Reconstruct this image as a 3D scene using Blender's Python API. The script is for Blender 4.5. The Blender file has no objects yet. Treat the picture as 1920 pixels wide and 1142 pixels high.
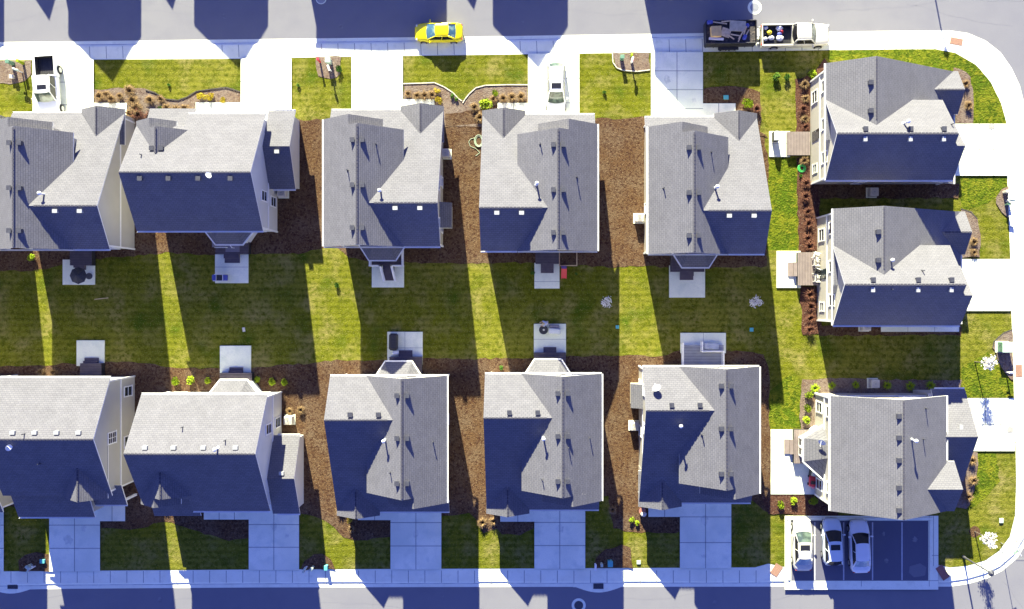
import bpy, math, random
from mathutils import Vector, Matrix
R = math.radians
rnd = random.Random(7)
S = bpy.context.scene
COL = S.collection

# ------------------------------------------------------------------ camera
H = 80.6                                   # drone height above the ground, metres
cam = bpy.data.cameras.new('camera'); camo = bpy.data.objects.new('camera', cam); COL.objects.link(camo)
camo.location = (0, 0, H); camo.rotation_euler = (0, 0, 0)
cam.sensor_fit = 'HORIZONTAL'; cam.sensor_width = 36; cam.lens = 36*H/96
cam.shift_x = -40/1920; cam.shift_y = -6/1920
cam.clip_start = 0.5; cam.clip_end = 3000
S.camera = camo
S.render.resolution_x = 1024; S.render.resolution_y = 609

# ------------------------------------------------------------------ world and sun
EL, AZT = R(23.2), 0.19                    # sun elevation; shadow drifts AZT east per metre south
az = math.atan(AZT)                        # sun stands in the north, slightly west
W = bpy.data.worlds.new('World'); S.world = W; W.use_nodes = True
nt = W.node_tree; bg = nt.nodes['Background']
sky = nt.nodes.new('ShaderNodeTexSky'); sky.sky_type = 'NISHITA'; sky.sun_disc = False
sky.sun_elevation = EL; sky.sun_rotation = -az; sky.air_density = 1.0; sky.dust_density = 0.3; sky.ozone_density = 3
mx = nt.nodes.new('ShaderNodeMix'); mx.data_type = 'RGBA'; mx.blend_type = 'MULTIPLY'; mx.inputs[0].default_value = 1
mx.inputs[7].default_value = (0.74, 0.68, 1.44, 1)
nt.links.new(sky.outputs[0], mx.inputs[6]); nt.links.new(mx.outputs[2], bg.inputs[0])
bg.inputs[1].default_value = 0.05
sl = bpy.data.lights.new('sun', 'SUN'); sl.energy = 5.0; sl.angle = R(0.55); sl.color = (1.0, 0.955, 0.66)
so = bpy.data.objects.new('sun', sl); COL.objects.link(so)
sd = Vector((-math.sin(az)*math.cos(EL), math.cos(az)*math.cos(EL), math.sin(EL)))
so.rotation_euler = sd.to_track_quat('Z', 'Y').to_euler(); so.location = (0, 60, 60)
vs = S.view_settings; vs.view_transform = 'Standard'; vs.look = 'None'; vs.gamma = 1; vs.exposure = 2.16
S.render.engine = 'CYCLES'
S.cycles.max_bounces = 6

# ------------------------------------------------------------------ helpers
def P(px, py, h=0.0):                      # photo pixel at height h -> world
    k = (1-h/H)/20
    return Vector(((px-1000)*k, (565-py)*k, h))

MATS = {}
def mat(name, col, rough=0.8, metal=0.0, noise=None, bump=None, spec=None, coord='pos', build=None, emit=None):
    """noise: list of (scale, colour2, amount, detail); bump: (scale, strength, distance)"""
    if name in MATS: return MATS[name]
    m = bpy.data.materials.new(name); m.use_nodes = True; t = m.node_tree
    b = t.nodes['Principled BSDF']
    b.inputs['Roughness'].default_value = rough; b.inputs['Metallic'].default_value = metal
    if spec is not None: b.inputs['Specular IOR Level'].default_value = spec
    b.inputs['Base Color'].default_value = (*col, 1)
    src = None
    if noise or bump or build:
        if coord == 'pos': src = t.nodes.new('ShaderNodeNewGeometry').outputs['Position']
        else: src = t.nodes.new('ShaderNodeTexCoord').outputs['Object']
    cur = None
    if noise:
        rgb = t.nodes.new('ShaderNodeRGB'); rgb.outputs[0].default_value = (*col, 1); cur = rgb.outputs[0]
        for (sc, c2, lo, hi, det) in noise:
            n = t.nodes.new('ShaderNodeTexNoise'); n.inputs['Scale'].default_value = sc; n.inputs['Detail'].default_value = det
            t.links.new(src, n.inputs['Vector'])
            mr = t.nodes.new('ShaderNodeMapRange'); mr.inputs[1].default_value = lo; mr.inputs[2].default_value = hi
            t.links.new(n.outputs[0], mr.inputs[0])
            mm = t.nodes.new('ShaderNodeMix'); mm.data_type = 'RGBA'
            t.links.new(mr.outputs[0], mm.inputs[0]); t.links.new(cur, mm.inputs[6]); mm.inputs[7].default_value = (*c2, 1)
            cur = mm.outputs[2]
        t.links.new(cur, b.inputs['Base Color'])
    if name == 'grass':                    # faint mowing lines across the lawns
        wv = t.nodes.new('ShaderNodeTexWave'); wv.bands_direction = 'Y'; wv.inputs['Scale'].default_value = .55; wv.inputs['Distortion'].default_value = 1.2; wv.inputs['Detail'].default_value = 2; wv.inputs['Detail Scale'].default_value = .6
        t.links.new(src, wv.inputs['Vector']); mr = t.nodes.new('ShaderNodeMapRange'); mr.inputs[3].default_value = .86; mr.inputs[4].default_value = 1.10; t.links.new(wv.outputs[1], mr.inputs[0])
        vm = t.nodes.new('ShaderNodeVectorMath'); vm.operation = 'SCALE'; t.links.new(cur, vm.inputs[0]); t.links.new(mr.outputs[0], vm.inputs['Scale']); t.links.new(vm.outputs[0], b.inputs['Base Color'])
    if bump:
        n = t.nodes.new('ShaderNodeTexNoise'); n.inputs['Scale'].default_value = bump[0]; n.inputs['Detail'].default_value = 4
        t.links.new(src, n.inputs['Vector'])
        bp = t.nodes.new('ShaderNodeBump'); bp.inputs['Strength'].default_value = bump[1]; bp.inputs['Distance'].default_value = bump[2]
        t.links.new(n.outputs[0], bp.inputs['Height']); t.links.new(bp.outputs[0], b.inputs['Normal'])
    if build: build(t, b, src, cur)
    MATS[name] = m
    return m

def shingle_mat(name, c1, c2, c3):
    def bld(t, b, src, cur):
        uv = t.nodes.new('ShaderNodeUVMap')
        br = t.nodes.new('ShaderNodeTexBrick')
        br.inputs['Scale'].default_value = 1; br.inputs['Brick Width'].default_value = 0.34; br.inputs['Row Height'].default_value = 0.19
        br.inputs['Mortar Size'].default_value = 0.012; br.inputs['Mortar Smooth'].default_value = 0.3; br.inputs['Bias'].default_value = -0.1
        br.inputs['Color1'].default_value = (*c1, 1); br.inputs['Color2'].default_value = (*c2, 1); br.inputs['Mortar'].default_value = (*c3, 1)
        t.links.new(uv.outputs[0], br.inputs['Vector'])
        n = t.nodes.new('ShaderNodeTexNoise'); n.inputs['Scale'].default_value = 28; n.inputs['Detail'].default_value = 3
        t.links.new(src, n.inputs['Vector'])
        n2 = t.nodes.new('ShaderNodeTexNoise'); n2.inputs['Scale'].default_value = 0.9; n2.inputs['Detail'].default_value = 5
        t.links.new(src, n2.inputs['Vector'])
        mr = t.nodes.new('ShaderNodeMapRange'); mr.inputs[1].default_value = 0.25; mr.inputs[2].default_value = 0.75; mr.inputs[3].default_value = 0.78; mr.inputs[4].default_value = 1.22
        t.links.new(n.outputs[0], mr.inputs[0])
        mr2 = t.nodes.new('ShaderNodeMapRange'); mr2.inputs[1].default_value = 0.3; mr2.inputs[2].default_value = 0.7; mr2.inputs[3].default_value = 0.93; mr2.inputs[4].default_value = 1.06
        t.links.new(n2.outputs[0], mr2.inputs[0])
        mu = t.nodes.new('ShaderNodeMath'); mu.operation = 'MULTIPLY'; t.links.new(mr.outputs[0], mu.inputs[0]); t.links.new(mr2.outputs[0], mu.inputs[1])
        vm = t.nodes.new('ShaderNodeVectorMath'); vm.operation = 'SCALE'
        t.links.new(br.outputs['Color'], vm.inputs[0]); t.links.new(mu.outputs[0], vm.inputs['Scale'])
        t.links.new(vm.outputs[0], b.inputs['Base Color'])
        # saw tooth: every course overlaps the one below
        sx = t.nodes.new('ShaderNodeSeparateXYZ'); t.links.new(uv.outputs[0], sx.inputs[0])
        dv = t.nodes.new('ShaderNodeMath'); dv.operation = 'DIVIDE'; dv.inputs[1].default_value = 0.19; t.links.new(sx.outputs[1], dv.inputs[0])
        fr = t.nodes.new('ShaderNodeMath'); fr.operation = 'FRACT'; t.links.new(dv.outputs[0], fr.inputs[0])
        om = t.nodes.new('ShaderNodeMath'); om.operation = 'SUBTRACT'; om.inputs[0].default_value = 1; t.links.new(fr.outputs[0], om.inputs[1])
        ad = t.nodes.new('ShaderNodeMath'); ad.operation = 'SUBTRACT'; t.links.new(om.outputs[0], ad.inputs[0]); t.links.new(br.outputs['Fac'], ad.inputs[1])
        ad2 = t.nodes.new('ShaderNodeMath'); ad2.operation = 'ADD'; t.links.new(ad.outputs[0], ad2.inputs[0]); t.links.new(n.outputs[0], ad2.inputs[1])
        bp = t.nodes.new('ShaderNodeBump'); bp.inputs['Strength'].default_value = 0.35; bp.inputs['Distance'].default_value = 0.02
        t.links.new(ad2.outputs[0], bp.inputs['Height']); t.links.new(bp.outputs[0], b.inputs['Normal'])
    return mat(name, c1, 0.9, spec=0.25, build=bld)

def siding_mat(name, col):
    def bld(t, b, src, cur):
        sx = t.nodes.new('ShaderNodeSeparateXYZ'); t.links.new(src, sx.inputs[0])
        dv = t.nodes.new('ShaderNodeMath'); dv.operation = 'DIVIDE'; dv.inputs[1].default_value = 0.14; t.links.new(sx.outputs[2], dv.inputs[0])
        fr = t.nodes.new('ShaderNodeMath'); fr.operation = 'FRACT'; t.links.new(dv.outputs[0], fr.inputs[0])
        om = t.nodes.new('ShaderNodeMath'); om.operation = 'SUBTRACT'; om.inputs[0].default_value = 1; t.links.new(fr.outputs[0], om.inputs[1])
        bp = t.nodes.new('ShaderNodeBump'); bp.inputs['Strength'].default_value = 0.6; bp.inputs['Distance'].default_value = 0.02
        t.links.new(om.outputs[0], bp.inputs['Height']); t.links.new(bp.outputs[0], b.inputs['Normal'])
    return mat(name, col, 0.6, noise=[(0.6, tuple(c*0.93 for c in col), 0.4, 0.7, 4)], build=bld)

M = {}
M['shingle'] = shingle_mat('grey_shingles', (0.1425, 0.1415, 0.1615), (0.1235, 0.1225, 0.1425), (0.0646, 0.0636, 0.0836))
M['shingle2'] = shingle_mat('pale_grey_shingles', (0.1482, 0.1472, 0.1653), (0.1330, 0.1321, 0.1501), (0.0741, 0.0722, 0.0912))
M['trim'] = mat('white_trim', (0.86, 0.86, 0.84), 0.5, noise=[(3, (0.80, 0.80, 0.78), 0.45, 0.7, 3)])
M['cream'] = siding_mat('cream_siding', (0.4654, 0.4372, 0.3738))
M['grey_side'] = siding_mat('pale_grey_siding', (0.6300, 0.6300, 0.6120))
M['beige'] = siding_mat('beige_siding', (0.4763, 0.4546, 0.3969))
M['brick'] = mat('red_brick', (0.26, 0.12, 0.08), 0.9, noise=[(14, (0.17, 0.09, 0.07), 0.4, 0.6, 4)], bump=(20, 0.4, 0.01))
M['glass'] = mat('window_glass', (0.035, 0.045, 0.05), 0.08, spec=0.8)
M['door'] = mat('front_door_paint', (0.12, 0.05, 0.04), 0.5)
M['vent'] = mat('roof_vent_metal', (0.06, 0.063, 0.08), 0.5, noise=[(8, (0.045, 0.045, 0.06), 0.4, 0.6, 3)])
M['ventlit'] = mat('sunlit_vent_metal', (0.36, 0.37, 0.38), 0.5)  # same kind of roof vent, sunlight on its top painted into the colour
M['pipewhite'] = mat('galvanised_cap', (0.72, 0.74, 0.76), 0.4)
M['dark'] = mat('black_plastic', (0.022, 0.022, 0.026), 0.55, noise=[(9, (0.035, 0.035, 0.04), 0.4, 0.6, 3)])
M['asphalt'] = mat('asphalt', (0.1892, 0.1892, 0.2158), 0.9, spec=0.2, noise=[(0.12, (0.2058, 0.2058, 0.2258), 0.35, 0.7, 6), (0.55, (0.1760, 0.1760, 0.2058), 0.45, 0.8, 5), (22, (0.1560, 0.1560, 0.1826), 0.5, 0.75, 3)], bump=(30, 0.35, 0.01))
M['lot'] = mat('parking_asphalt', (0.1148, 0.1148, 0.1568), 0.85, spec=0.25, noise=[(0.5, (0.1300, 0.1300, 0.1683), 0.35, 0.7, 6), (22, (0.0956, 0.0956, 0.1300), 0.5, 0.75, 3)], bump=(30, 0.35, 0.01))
M['concrete'] = mat('concrete', (0.90, 0.92, 0.74), 0.85, spec=0.2, noise=[(0.35, (0.78, 0.79, 0.62), 0.4, 0.7, 6), (2.2, (0.72, 0.74, 0.58), 0.55, 0.85, 5), (18, (0.76, 0.77, 0.6), 0.5, 0.8, 3)], bump=(14, 0.15, 0.01))
M['concrete2'] = mat('drive_concrete', (0.90, 0.92, 0.74), 0.85, spec=0.2, noise=[(0.9, (0.60, 0.68, 0.58), 0.56, 0.80, 7), (3.5, (0.55, 0.60, 0.5), 0.66, 0.8, 4), (0.25, (0.72, 0.77, 0.62), 0.42, 0.68, 6), (1.3, (0.70, 0.75, 0.60), 0.5, 0.85, 6), (16, (0.64, 0.66, 0.6), 0.5, 0.8, 3)], bump=(14, 0.15, 0.01))
M['joint'] = mat('joint', (0.22, 0.24, 0.24), 0.9)
M['gutterline'] = mat('gutter_dirt', (0.30, 0.32, 0.33), 0.9, noise=[(0.8, (0.62, 0.62, 0.56), 0.35, 0.6, 5)])
M['grass'] = mat('grass', (0.1267, 0.1355, 0.0103), 0.95, spec=0.03,
    noise=[(0.09, (0.1757, 0.1706, 0.0259), 0.42, 0.66, 4), (0.45, (0.2275, 0.1964, 0.0672), 0.48, 0.74, 6), (0.32, (0.0517, 0.0880, 0.0062), 0.54, 0.70, 5),
           (3.2, (0.0724, 0.0853, 0.0062), 0.44, 0.68, 6), (9, (0.2585, 0.2481, 0.0672), 0.56, 0.78, 5), (15, (0.0259, 0.0387, 0.0026), 0.56, 0.76, 3)], bump=(8, 0.55, 0.1))
M['lush'] = mat('lush_grass', (0.1200, 0.1440, 0.0112), 0.95, spec=0.03,
    noise=[(0.35, (0.0680, 0.1080, 0.0080), 0.45, 0.60, 5), (1.3, (0.1600, 0.1640, 0.0144), 0.50, 0.66, 6), (3.2, (0.0480, 0.0760, 0.0064), 0.48, 0.62, 6), (6, (0.2400, 0.2400, 0.0320), 0.58, 0.74, 5), (14, (0.0240, 0.0400, 0.0040), 0.56, 0.76, 3)], bump=(6, 0.7, 0.15))
M['mulch'] = mat('bark_mulch', (0.1058, 0.0605, 0.0325), 0.95, spec=0.05,
    noise=[(0.5, (0.1343, 0.0921, 0.0606), 0.42, 0.7, 5), (4.5, (0.0530, 0.0255, 0.0172), 0.46, 0.66, 6), (7, (0.2049, 0.1472, 0.0912), 0.56, 0.72, 5), (16, (0.0177, 0.0113, 0.0092), 0.57, 0.7, 4), (21, (0.2999, 0.2725, 0.2276), 0.68, 0.8, 3)], bump=(11, 0.8, 0.08))
M['mulchgrey'] = mat('weathered_mulch', (0.1973, 0.1527, 0.1234), 0.95, spec=0.05,
    noise=[(0.6, (0.1479, 0.0940, 0.0589), 0.45, 0.7, 5), (4.5, (0.1082, 0.0692, 0.0589), 0.48, 0.66, 6), (9, (0.3254, 0.2760, 0.2267), 0.55, 0.72, 5), (18, (0.0398, 0.0294, 0.0270), 0.57, 0.7, 4)], bump=(11, 0.8, 0.08))
M['mulchred'] = mat('red_mulch', (0.0990, 0.0481, 0.0325), 0.95, spec=0.05,
    noise=[(4.5, (0.0530, 0.0219, 0.0190), 0.46, 0.64, 6), (8, (0.2117, 0.1472, 0.1065), 0.56, 0.72, 5), (18, (0.0177, 0.0089, 0.0092), 0.57, 0.7, 4)], bump=(11, 0.8, 0.08))
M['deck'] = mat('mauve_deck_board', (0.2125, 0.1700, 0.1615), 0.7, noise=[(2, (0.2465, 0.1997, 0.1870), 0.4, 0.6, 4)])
M['deckshade'] = mat('shaded_deck_board', (0.105, 0.085, 0.10), 0.7, noise=[(2, (0.085, 0.068, 0.085), 0.4, 0.6, 4)])  # deck boards of the shaded rows, with the shade painted into their colour
M['deckgrey'] = mat('grey_deck_board', (0.3400, 0.3485, 0.3825), 0.7, noise=[(2, (0.2805, 0.2890, 0.3230), 0.4, 0.6, 4)])
M['steel'] = mat('galvanised_steel', (0.34, 0.35, 0.36), 0.45, 0.4)
M['green'] = mat('utility_green', (0.10, 0.22, 0.15), 0.5, noise=[(5, (0.13, 0.26, 0.18), 0.4, 0.6, 3)])
M['teal'] = mat('teal_lid', (0.10, 0.42, 0.42), 0.5)
M['palebox'] = mat('pale_green_box', (0.42, 0.52, 0.44), 0.5)
M['red'] = mat('red_plastic', (0.62, 0.035, 0.06), 0.35)
M['purple'] = mat('violet_plastic', (0.18, 0.12, 0.45), 0.4)
M['lime'] = mat('lime_leaf', (0.28, 0.34, 0.02), 0.8, spec=0.1, noise=[(6, (0.24, 0.36, 0.02), 0.4, 0.62, 3)])
M['leaf'] = mat('green_leaf', (0.10, 0.20, 0.03), 0.8, spec=0.1, noise=[(6, (0.05, 0.13, 0.02), 0.4, 0.62, 3)])
M['gold'] = mat('golden_leaf', (0.48, 0.36, 0.03), 0.8, spec=0.1, noise=[(6, (0.36, 0.30, 0.03), 0.4, 0.62, 3)])
M['straw'] = mat('dry_grass_blades', (0.30, 0.20, 0.10), 0.9, spec=0.05, noise=[(5, (0.15, 0.10, 0.055), 0.4, 0.62, 3)])
M['redtwig'] = mat('red_twig', (0.20, 0.095, 0.06), 0.9, spec=0.05, noise=[(5, (0.09, 0.04, 0.035), 0.42, 0.6, 3)])
M['bark'] = mat('tree_bark', (0.09, 0.07, 0.06), 0.9, bump=(20, 0.5, 0.02))
M['blossom'] = mat('white_blossom', (0.80, 0.78, 0.74), 0.8, noise=[(7, (0.62, 0.60, 0.50), 0.5, 0.7, 3)])
M['tactile'] = mat('tactile_red', (0.36, 0.15, 0.12), 0.8, noise=[(6, (0.30, 0.13, 0.10), 0.4, 0.6, 3)], bump=(12, 0.6, 0.02))
M['tactilepale'] = mat('tactile_faded', (0.34, 0.19, 0.13), 0.8, noise=[(6, (0.29, 0.17, 0.12), 0.4, 0.6, 3)], bump=(12, 0.6, 0.02))
M['iron'] = mat('cast_iron', (0.07, 0.07, 0.085), 0.6, 0.3, noise=[(9, (0.10, 0.10, 0.11), 0.4, 0.6, 3)])
M['coverpale'] = mat('worn_cover', (0.42, 0.40, 0.36), 0.7, noise=[(9, (0.32, 0.31, 0.28), 0.4, 0.6, 3)])
M['wood'] = mat('raw_wood', (0.72, 0.55, 0.32), 0.8, noise=[(4, (0.55, 0.40, 0.24), 0.4, 0.65, 5)], coord='obj')
M['wood2'] = mat('plywood_grey', (0.62, 0.54, 0.38), 0.8, noise=[(4, (0.48, 0.42, 0.30), 0.4, 0.65, 5)], coord='obj')
M['cardboard'] = mat('cardboard', (0.78, 0.52, 0.20), 0.85, noise=[(2, (0.65, 0.42, 0.17), 0.4, 0.6, 4)], coord='obj')
M['cloth'] = mat('pale_cover_cloth', (0.66, 0.68, 0.68), 0.8, noise=[(2, (0.52, 0.56, 0.58), 0.4, 0.6, 4)], bump=(6, 0.4, 0.04))
M['edging'] = mat('bed_edging', (0.05, 0.045, 0.04), 0.9)
M['edgepale'] = mat('pale_bed_edging', (0.55, 0.52, 0.42), 0.9)
M['bag'] = mat('white_bag', (0.72, 0.72, 0.75), 0.5, bump=(8, 0.6, 0.05))
M['blue'] = mat('blue_fabric', (0.07, 0.09, 0.36), 0.7)
M['yellow'] = mat('yellow_fabric', (0.70, 0.55, 0.02), 0.6)
M['seat'] = mat('grey_wicker', (0.20, 0.19, 0.24), 0.8, bump=(30, 0.6, 0.02))
M['skin'] = mat('skin', (0.55, 0.35, 0.26), 0.6)
M['hair'] = mat('blond_hair', (0.50, 0.40, 0.24), 0.7, bump=(30, 0.5, 0.01))
M['shirt'] = mat('pale_blue_shirt', (0.42, 0.48, 0.66), 0.8, bump=(12, 0.3, 0.01))
M['jeans'] = mat('grey_trousers', (0.28, 0.29, 0.32), 0.8)
M['stone'] = mat('pale_stone', (0.62, 0.58, 0.50), 0.9, bump=(8, 0.5, 0.03))
M['hose'] = mat('pale_green_hose', (0.38, 0.48, 0.34), 0.5)

class MB:
    """collects shapes in builder coordinates; T maps them to the parent's local space"""
    def __init__(s, T=None):
        s.v = []; s.f = []; s.m = []; s.uv = []; s.T = T; s.sm = False
    def add(s, pts, faces, mi=0, uvs=None):
        o = len(s.v)
        for p in pts: s.v.append(tuple(p))
        for i, f in enumerate(faces):
            s.f.append([o+k for k in f]); s.m.append(mi if isinstance(mi, int) else mi[i])
            s.uv.append(uvs[i] if uvs and uvs[i] else None)
    def box(s, a, b, mi=0):
        x0, y0, z0 = a; x1, y1, z1 = b
        p = [(x0,y0,z0),(x1,y0,z0),(x1,y1,z0),(x0,y1,z0),(x0,y0,z1),(x1,y0,z1),(x1,y1,z1),(x0,y1,z1)]
        s.add(p, [(0,3,2,1),(4,5,6,7),(0,1,5,4),(1,2,6,5),(2,3,7,6),(3,0,4,7)], mi)
    def cbox(s, c, d, mi=0, rot=0, tilt=None, bev=0):
        hx, hy, hz = d[0]/2, d[1]/2, d[2]/2
        m = Matrix.Rotation(rot, 3, 'Z')
        if tilt: m = m @ Matrix.Rotation(tilt[1], 3, tilt[0])
        if bev:
            b = bev; pts = []; 
            for z, k in ((-hz, b), (-hz+b, 0), (hz-b, 0), (hz, b)):
                for x, y in ((-hx+k+b, -hy+k),(hx-k-b, -hy+k),(hx-k, -hy+k+b),(hx-k, hy-k-b),(hx-k-b, hy-k),(-hx+k+b, hy-k),(-hx+k, hy-k-b),(-hx+k, -hy+k+b)):
                    pts.append(Vector(c) + m @ Vector((x, y, z)))
            fs = [tuple(range(7, -1, -1)), tuple(range(24, 32))]
            for r in range(3):
                for i in range(8):
                    j = (i+1) % 8; fs.append((r*8+i, r*8+j, r*8+8+j, r*8+8+i))
            s.add(pts, fs, mi); return
        p = [Vector(c) + m @ Vector(q) for q in [(-hx,-hy,-hz),(hx,-hy,-hz),(hx,hy,-hz),(-hx,hy,-hz),(-hx,-hy,hz),(hx,-hy,hz),(hx,hy,hz),(-hx,hy,hz)]]
        s.add(p, [(0,3,2,1),(4,5,6,7),(0,1,5,4),(1,2,6,5),(2,3,7,6),(3,0,4,7)], mi)
    def cyl(s, a, b, r0, r1=None, n=12, mi=0, caps=True):
        a = Vector(a); b = Vector(b); r1 = r0 if r1 is None else r1
        d = (b-a).normalized(); u = d.orthogonal().normalized(); w = d.cross(u)
        p = []
        for c, r in ((a, r0), (b, r1)):
            for i in range(n):
                t = 2*math.pi*i/n; p.append(c + (u*math.cos(t)+w*math.sin(t))*r)
        f = [(i, (i+1) % n, n+(i+1) % n, n+i) for i in range(n)]
        if caps: f += [tuple(range(n-1, -1, -1)), tuple(range(n, 2*n))]
        s.add(p, f, mi)
    def tube(s, pts, r, n=8, mi=0):
        for i in range(len(pts)-1): s.cyl(pts[i], pts[i+1], r if not isinstance(r, (list, tuple)) else r[i], r if not isinstance(r, (list, tuple)) else r[i+1], n, mi)
    def ball(s, c, r, mi=0, n=10, m=6):
        rx, ry, rz = r if isinstance(r, (tuple, list)) else (r, r, r)
        p = [(c[0], c[1], c[2]-rz)]
        for j in range(1, m):
            ph = -math.pi/2 + math.pi*j/m
            for i in range(n):
                t = 2*math.pi*i/n; p.append((c[0]+rx*math.cos(ph)*math.cos(t), c[1]+ry*math.cos(ph)*math.sin(t), c[2]+rz*math.sin(ph)))
        p.append((c[0], c[1], c[2]+rz)); f = []
        for i in range(n): f.append((0, 1+(i+1) % n, 1+i))
        for j in range(m-2):
            for i in range(n):
                a = 1+j*n+i; b2 = 1+j*n+(i+1) % n; f.append((a, b2, b2+n, a+n))
        L = len(p)-1; o = 1+(m-2)*n
        for i in range(n): f.append((o+i, o+(i+1) % n, L))
        s.add(p, f, mi)
    def prism(s, poly, z0, z1, mi=0):       # polygon in xy extruded in z
        n = len(poly)
        p = [(x, y, z0) for x, y in poly] + [(x, y, z1) for x, y in poly]
        s.add(p, [tuple(range(n-1, -1, -1)), tuple(range(n, 2*n))] + [(i, (i+1) % n, n+(i+1) % n, n+i) for i in range(n)], mi)
    def build(s, name, mats, parent=None, smooth=False):
        if not isinstance(mats, (list, tuple)): mats = [mats]
        vv = s.v
        if s.T: vv = [s.T(*p) for p in s.v]
        me = bpy.data.meshes.new(name); me.from_pydata([tuple(p) for p in vv], [], s.f)
        for q in mats: me.materials.append(q)
        me.polygons.foreach_set('material_index', s.m)
        if any(s.uv):
            ul = me.uv_layers.new(name='UVMap')
            for pi, pl in enumerate(me.polygons):
                u = s.uv[pi]
                if u:
                    for k, li in enumerate(pl.loop_indices): ul.data[li].uv = u[k]
        me.update()
        import bmesh
        b = bmesh.new(); b.from_mesh(me); bmesh.ops.recalc_face_normals(b, faces=b.faces) if len(b.faces) < 60000 else None; b.to_mesh(me); b.free()
        if smooth: me.shade_smooth()
        o = bpy.data.objects.new(name, me); COL.objects.link(o)
        if parent: o.parent = parent
        return o

def tag(o, label=None, cat=None, group=None, kind=None):
    if label: o['label'] = label
    if cat: o['category'] = cat
    if group: o['group'] = group
    if kind: o['kind'] = kind
    return o
def thing(name, label, cat, loc=(0,0,0), rot=0, group=None):
    o = bpy.data.objects.new(name, None); o.empty_display_size = 0.3; COL.objects.link(o)
    o.location = loc; o.rotation_euler = (0, 0, rot)
    return tag(o, label, cat, group)
def copytree(o, parent=None):
    c = o.copy(); COL.objects.link(c)
    if parent: c.parent = parent
    for ch in list(o.children): copytree(ch, c)
    return c
def ORD(i): return ['first','second','third','fourth','fifth','sixth','seventh','eighth','ninth','tenth','eleventh','twelfth','thirteenth','fourteenth','fifteenth'][i]

# ------------------------------------------------------------------ ground sheets
def flat(name, pts, z, m, joints=(), jw=0.055, kind='structure', jm='joint', wob=0):
    mb = MB()
    q = []
    pw = [P(x, y) for x, y in pts]
    if wob:
        r2 = random.Random(len(pts)+int(pts[0][0]))
        n = len(pw); out = []
        for i in range(n):
            a, b = pw[i], pw[(i+1) % n]; L = (b-a).length; k = max(1, int(L/0.5))
            nrm = Vector((-(b-a).y, (b-a).x, 0)).normalized() if L > 0 else Vector()
            for j in range(k):
                out.append(a.lerp(b, j/k) + nrm*r2.uniform(-wob, wob))
        pw = out
    mb.add([(p.x, p.y, z) for p in pw], [tuple(range(len(pw)))])
    for a, b in joints:
        a, b = P(*a), P(*b); d = (b-a).normalized(); n = Vector((-d.y, d.x, 0))*jw/2
        mb.add([(*(a-n).xy, z+.004), (*(b-n).xy, z+.004), (*(b+n).xy, z+.004), (*(a+n).xy, z+.004)], [(0,1,2,3)], 1)
    me = mb.build(name, [M[m], M[jm]])
    # face up
    for pl in me.data.polygons:
        if pl.normal.z < 0: pl.flip()
    me.data.update()
    return tag(me, kind=kind)

g = MB(); g.add([(-1500,-1500,-.05),(1500,-1500,-.05),(1500,1500,-.05),(-1500,1500,-.05)], [(0,1,2,3)]); tag(g.build('ground', M['grass']), kind='structure')
# roads
flat('road', [(-1600,-150),(2300,-190),(2300,1300),(-1600,1300)], 0.0, 'asphalt')
outer = [(-1500,98.5),(0,79),(480,73.5),(960,67.5),(1320,62),(1550,59.5),(1700,57.5),(1780,57),(1815,62),(1848,76),(1876,98),(1897,128),(1912,160),(1922,200),(1929,250),(1932,320),(1938,700),(1941,900),(1938,965),(1928,1012),(1908,1046),(1880,1070),(1850,1085),(1815,1095),(1780,1100),(1440,1100),(960,1100.5),(480,1101.5),(130,1104),(0,1106),(-1500,1120)]
def offset(poly, d):
    n = len(poly); out = []
    for i in range(n):
        a = Vector(poly[i-1]); b = Vector(poly[i]); c = Vector(poly[(i+1) % n])
        d1 = (b-a).normalized(); d2 = (c-b).normalized()
        n1 = Vector((-d1.y, d1.x)); n2 = Vector((-d2.y, d2.x)); nn = (n1+n2).normalized(); k = d/max(.3, nn.dot(n1))
        out.append(tuple(b+nn*k))
    return out
flat('gutter_apron', outer, 0.006, 'concrete')
o1 = offset(outer, 7.5); o2 = offset(outer, 11); o3 = offset(outer, 13.5)
kb = MB(); n = len(outer)
for i in range(n-1):
    a, b, c, d = P(*o1[i]), P(*o1[i+1]), P(*o2[i+1]), P(*o2[i]); e, f_ = P(*o3[i+1]), P(*o3[i])
    kb.add([(a.x,a.y,.008),(b.x,b.y,.008),(c.x,c.y,.11),(d.x,d.y,.11),(e.x,e.y,.112),(f_.x,f_.y,.112)], [(0,1,2,3),(3,2,4,5)], [0, 0])
    # dirty line where the gutter pan meets the rolled kerb
    a2 = P(*offset(outer, 6.4)[i]); b2 = P(*offset(outer, 6.4)[i+1])
    kb.add([(a2.x,a2.y,.0105),(b2.x,b2.y,.0105),(b.x,b.y,.0105),(a.x,a.y,.0105)], [(0,1,2,3)], 1)
tag(kb.build('kerb', [M['concrete'], M['gutterline']]), kind='structure')
inner = [(-1500,130),(0,113.5),(450,111),(660,107),(990,102.5),(1220,99.5),(1550,95),(1700,93),(1752,93),(1790,100),(1828,122),(1857,156),(1876,195),(1886,232),(1887,330),(1893,485),(1895,585),(1897,650),(1900,745),(1903,845),(1904,905),(1902,965),(1892,1005),(1872,1032),(1846,1050),(1812,1060),(1780,1063),(1757,1058),(1740,1064),(1470,1062),(1440,1056),(1415,1063),(1000,1065),(480,1067),(0,1070.5),(-1500,1085)]
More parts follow.
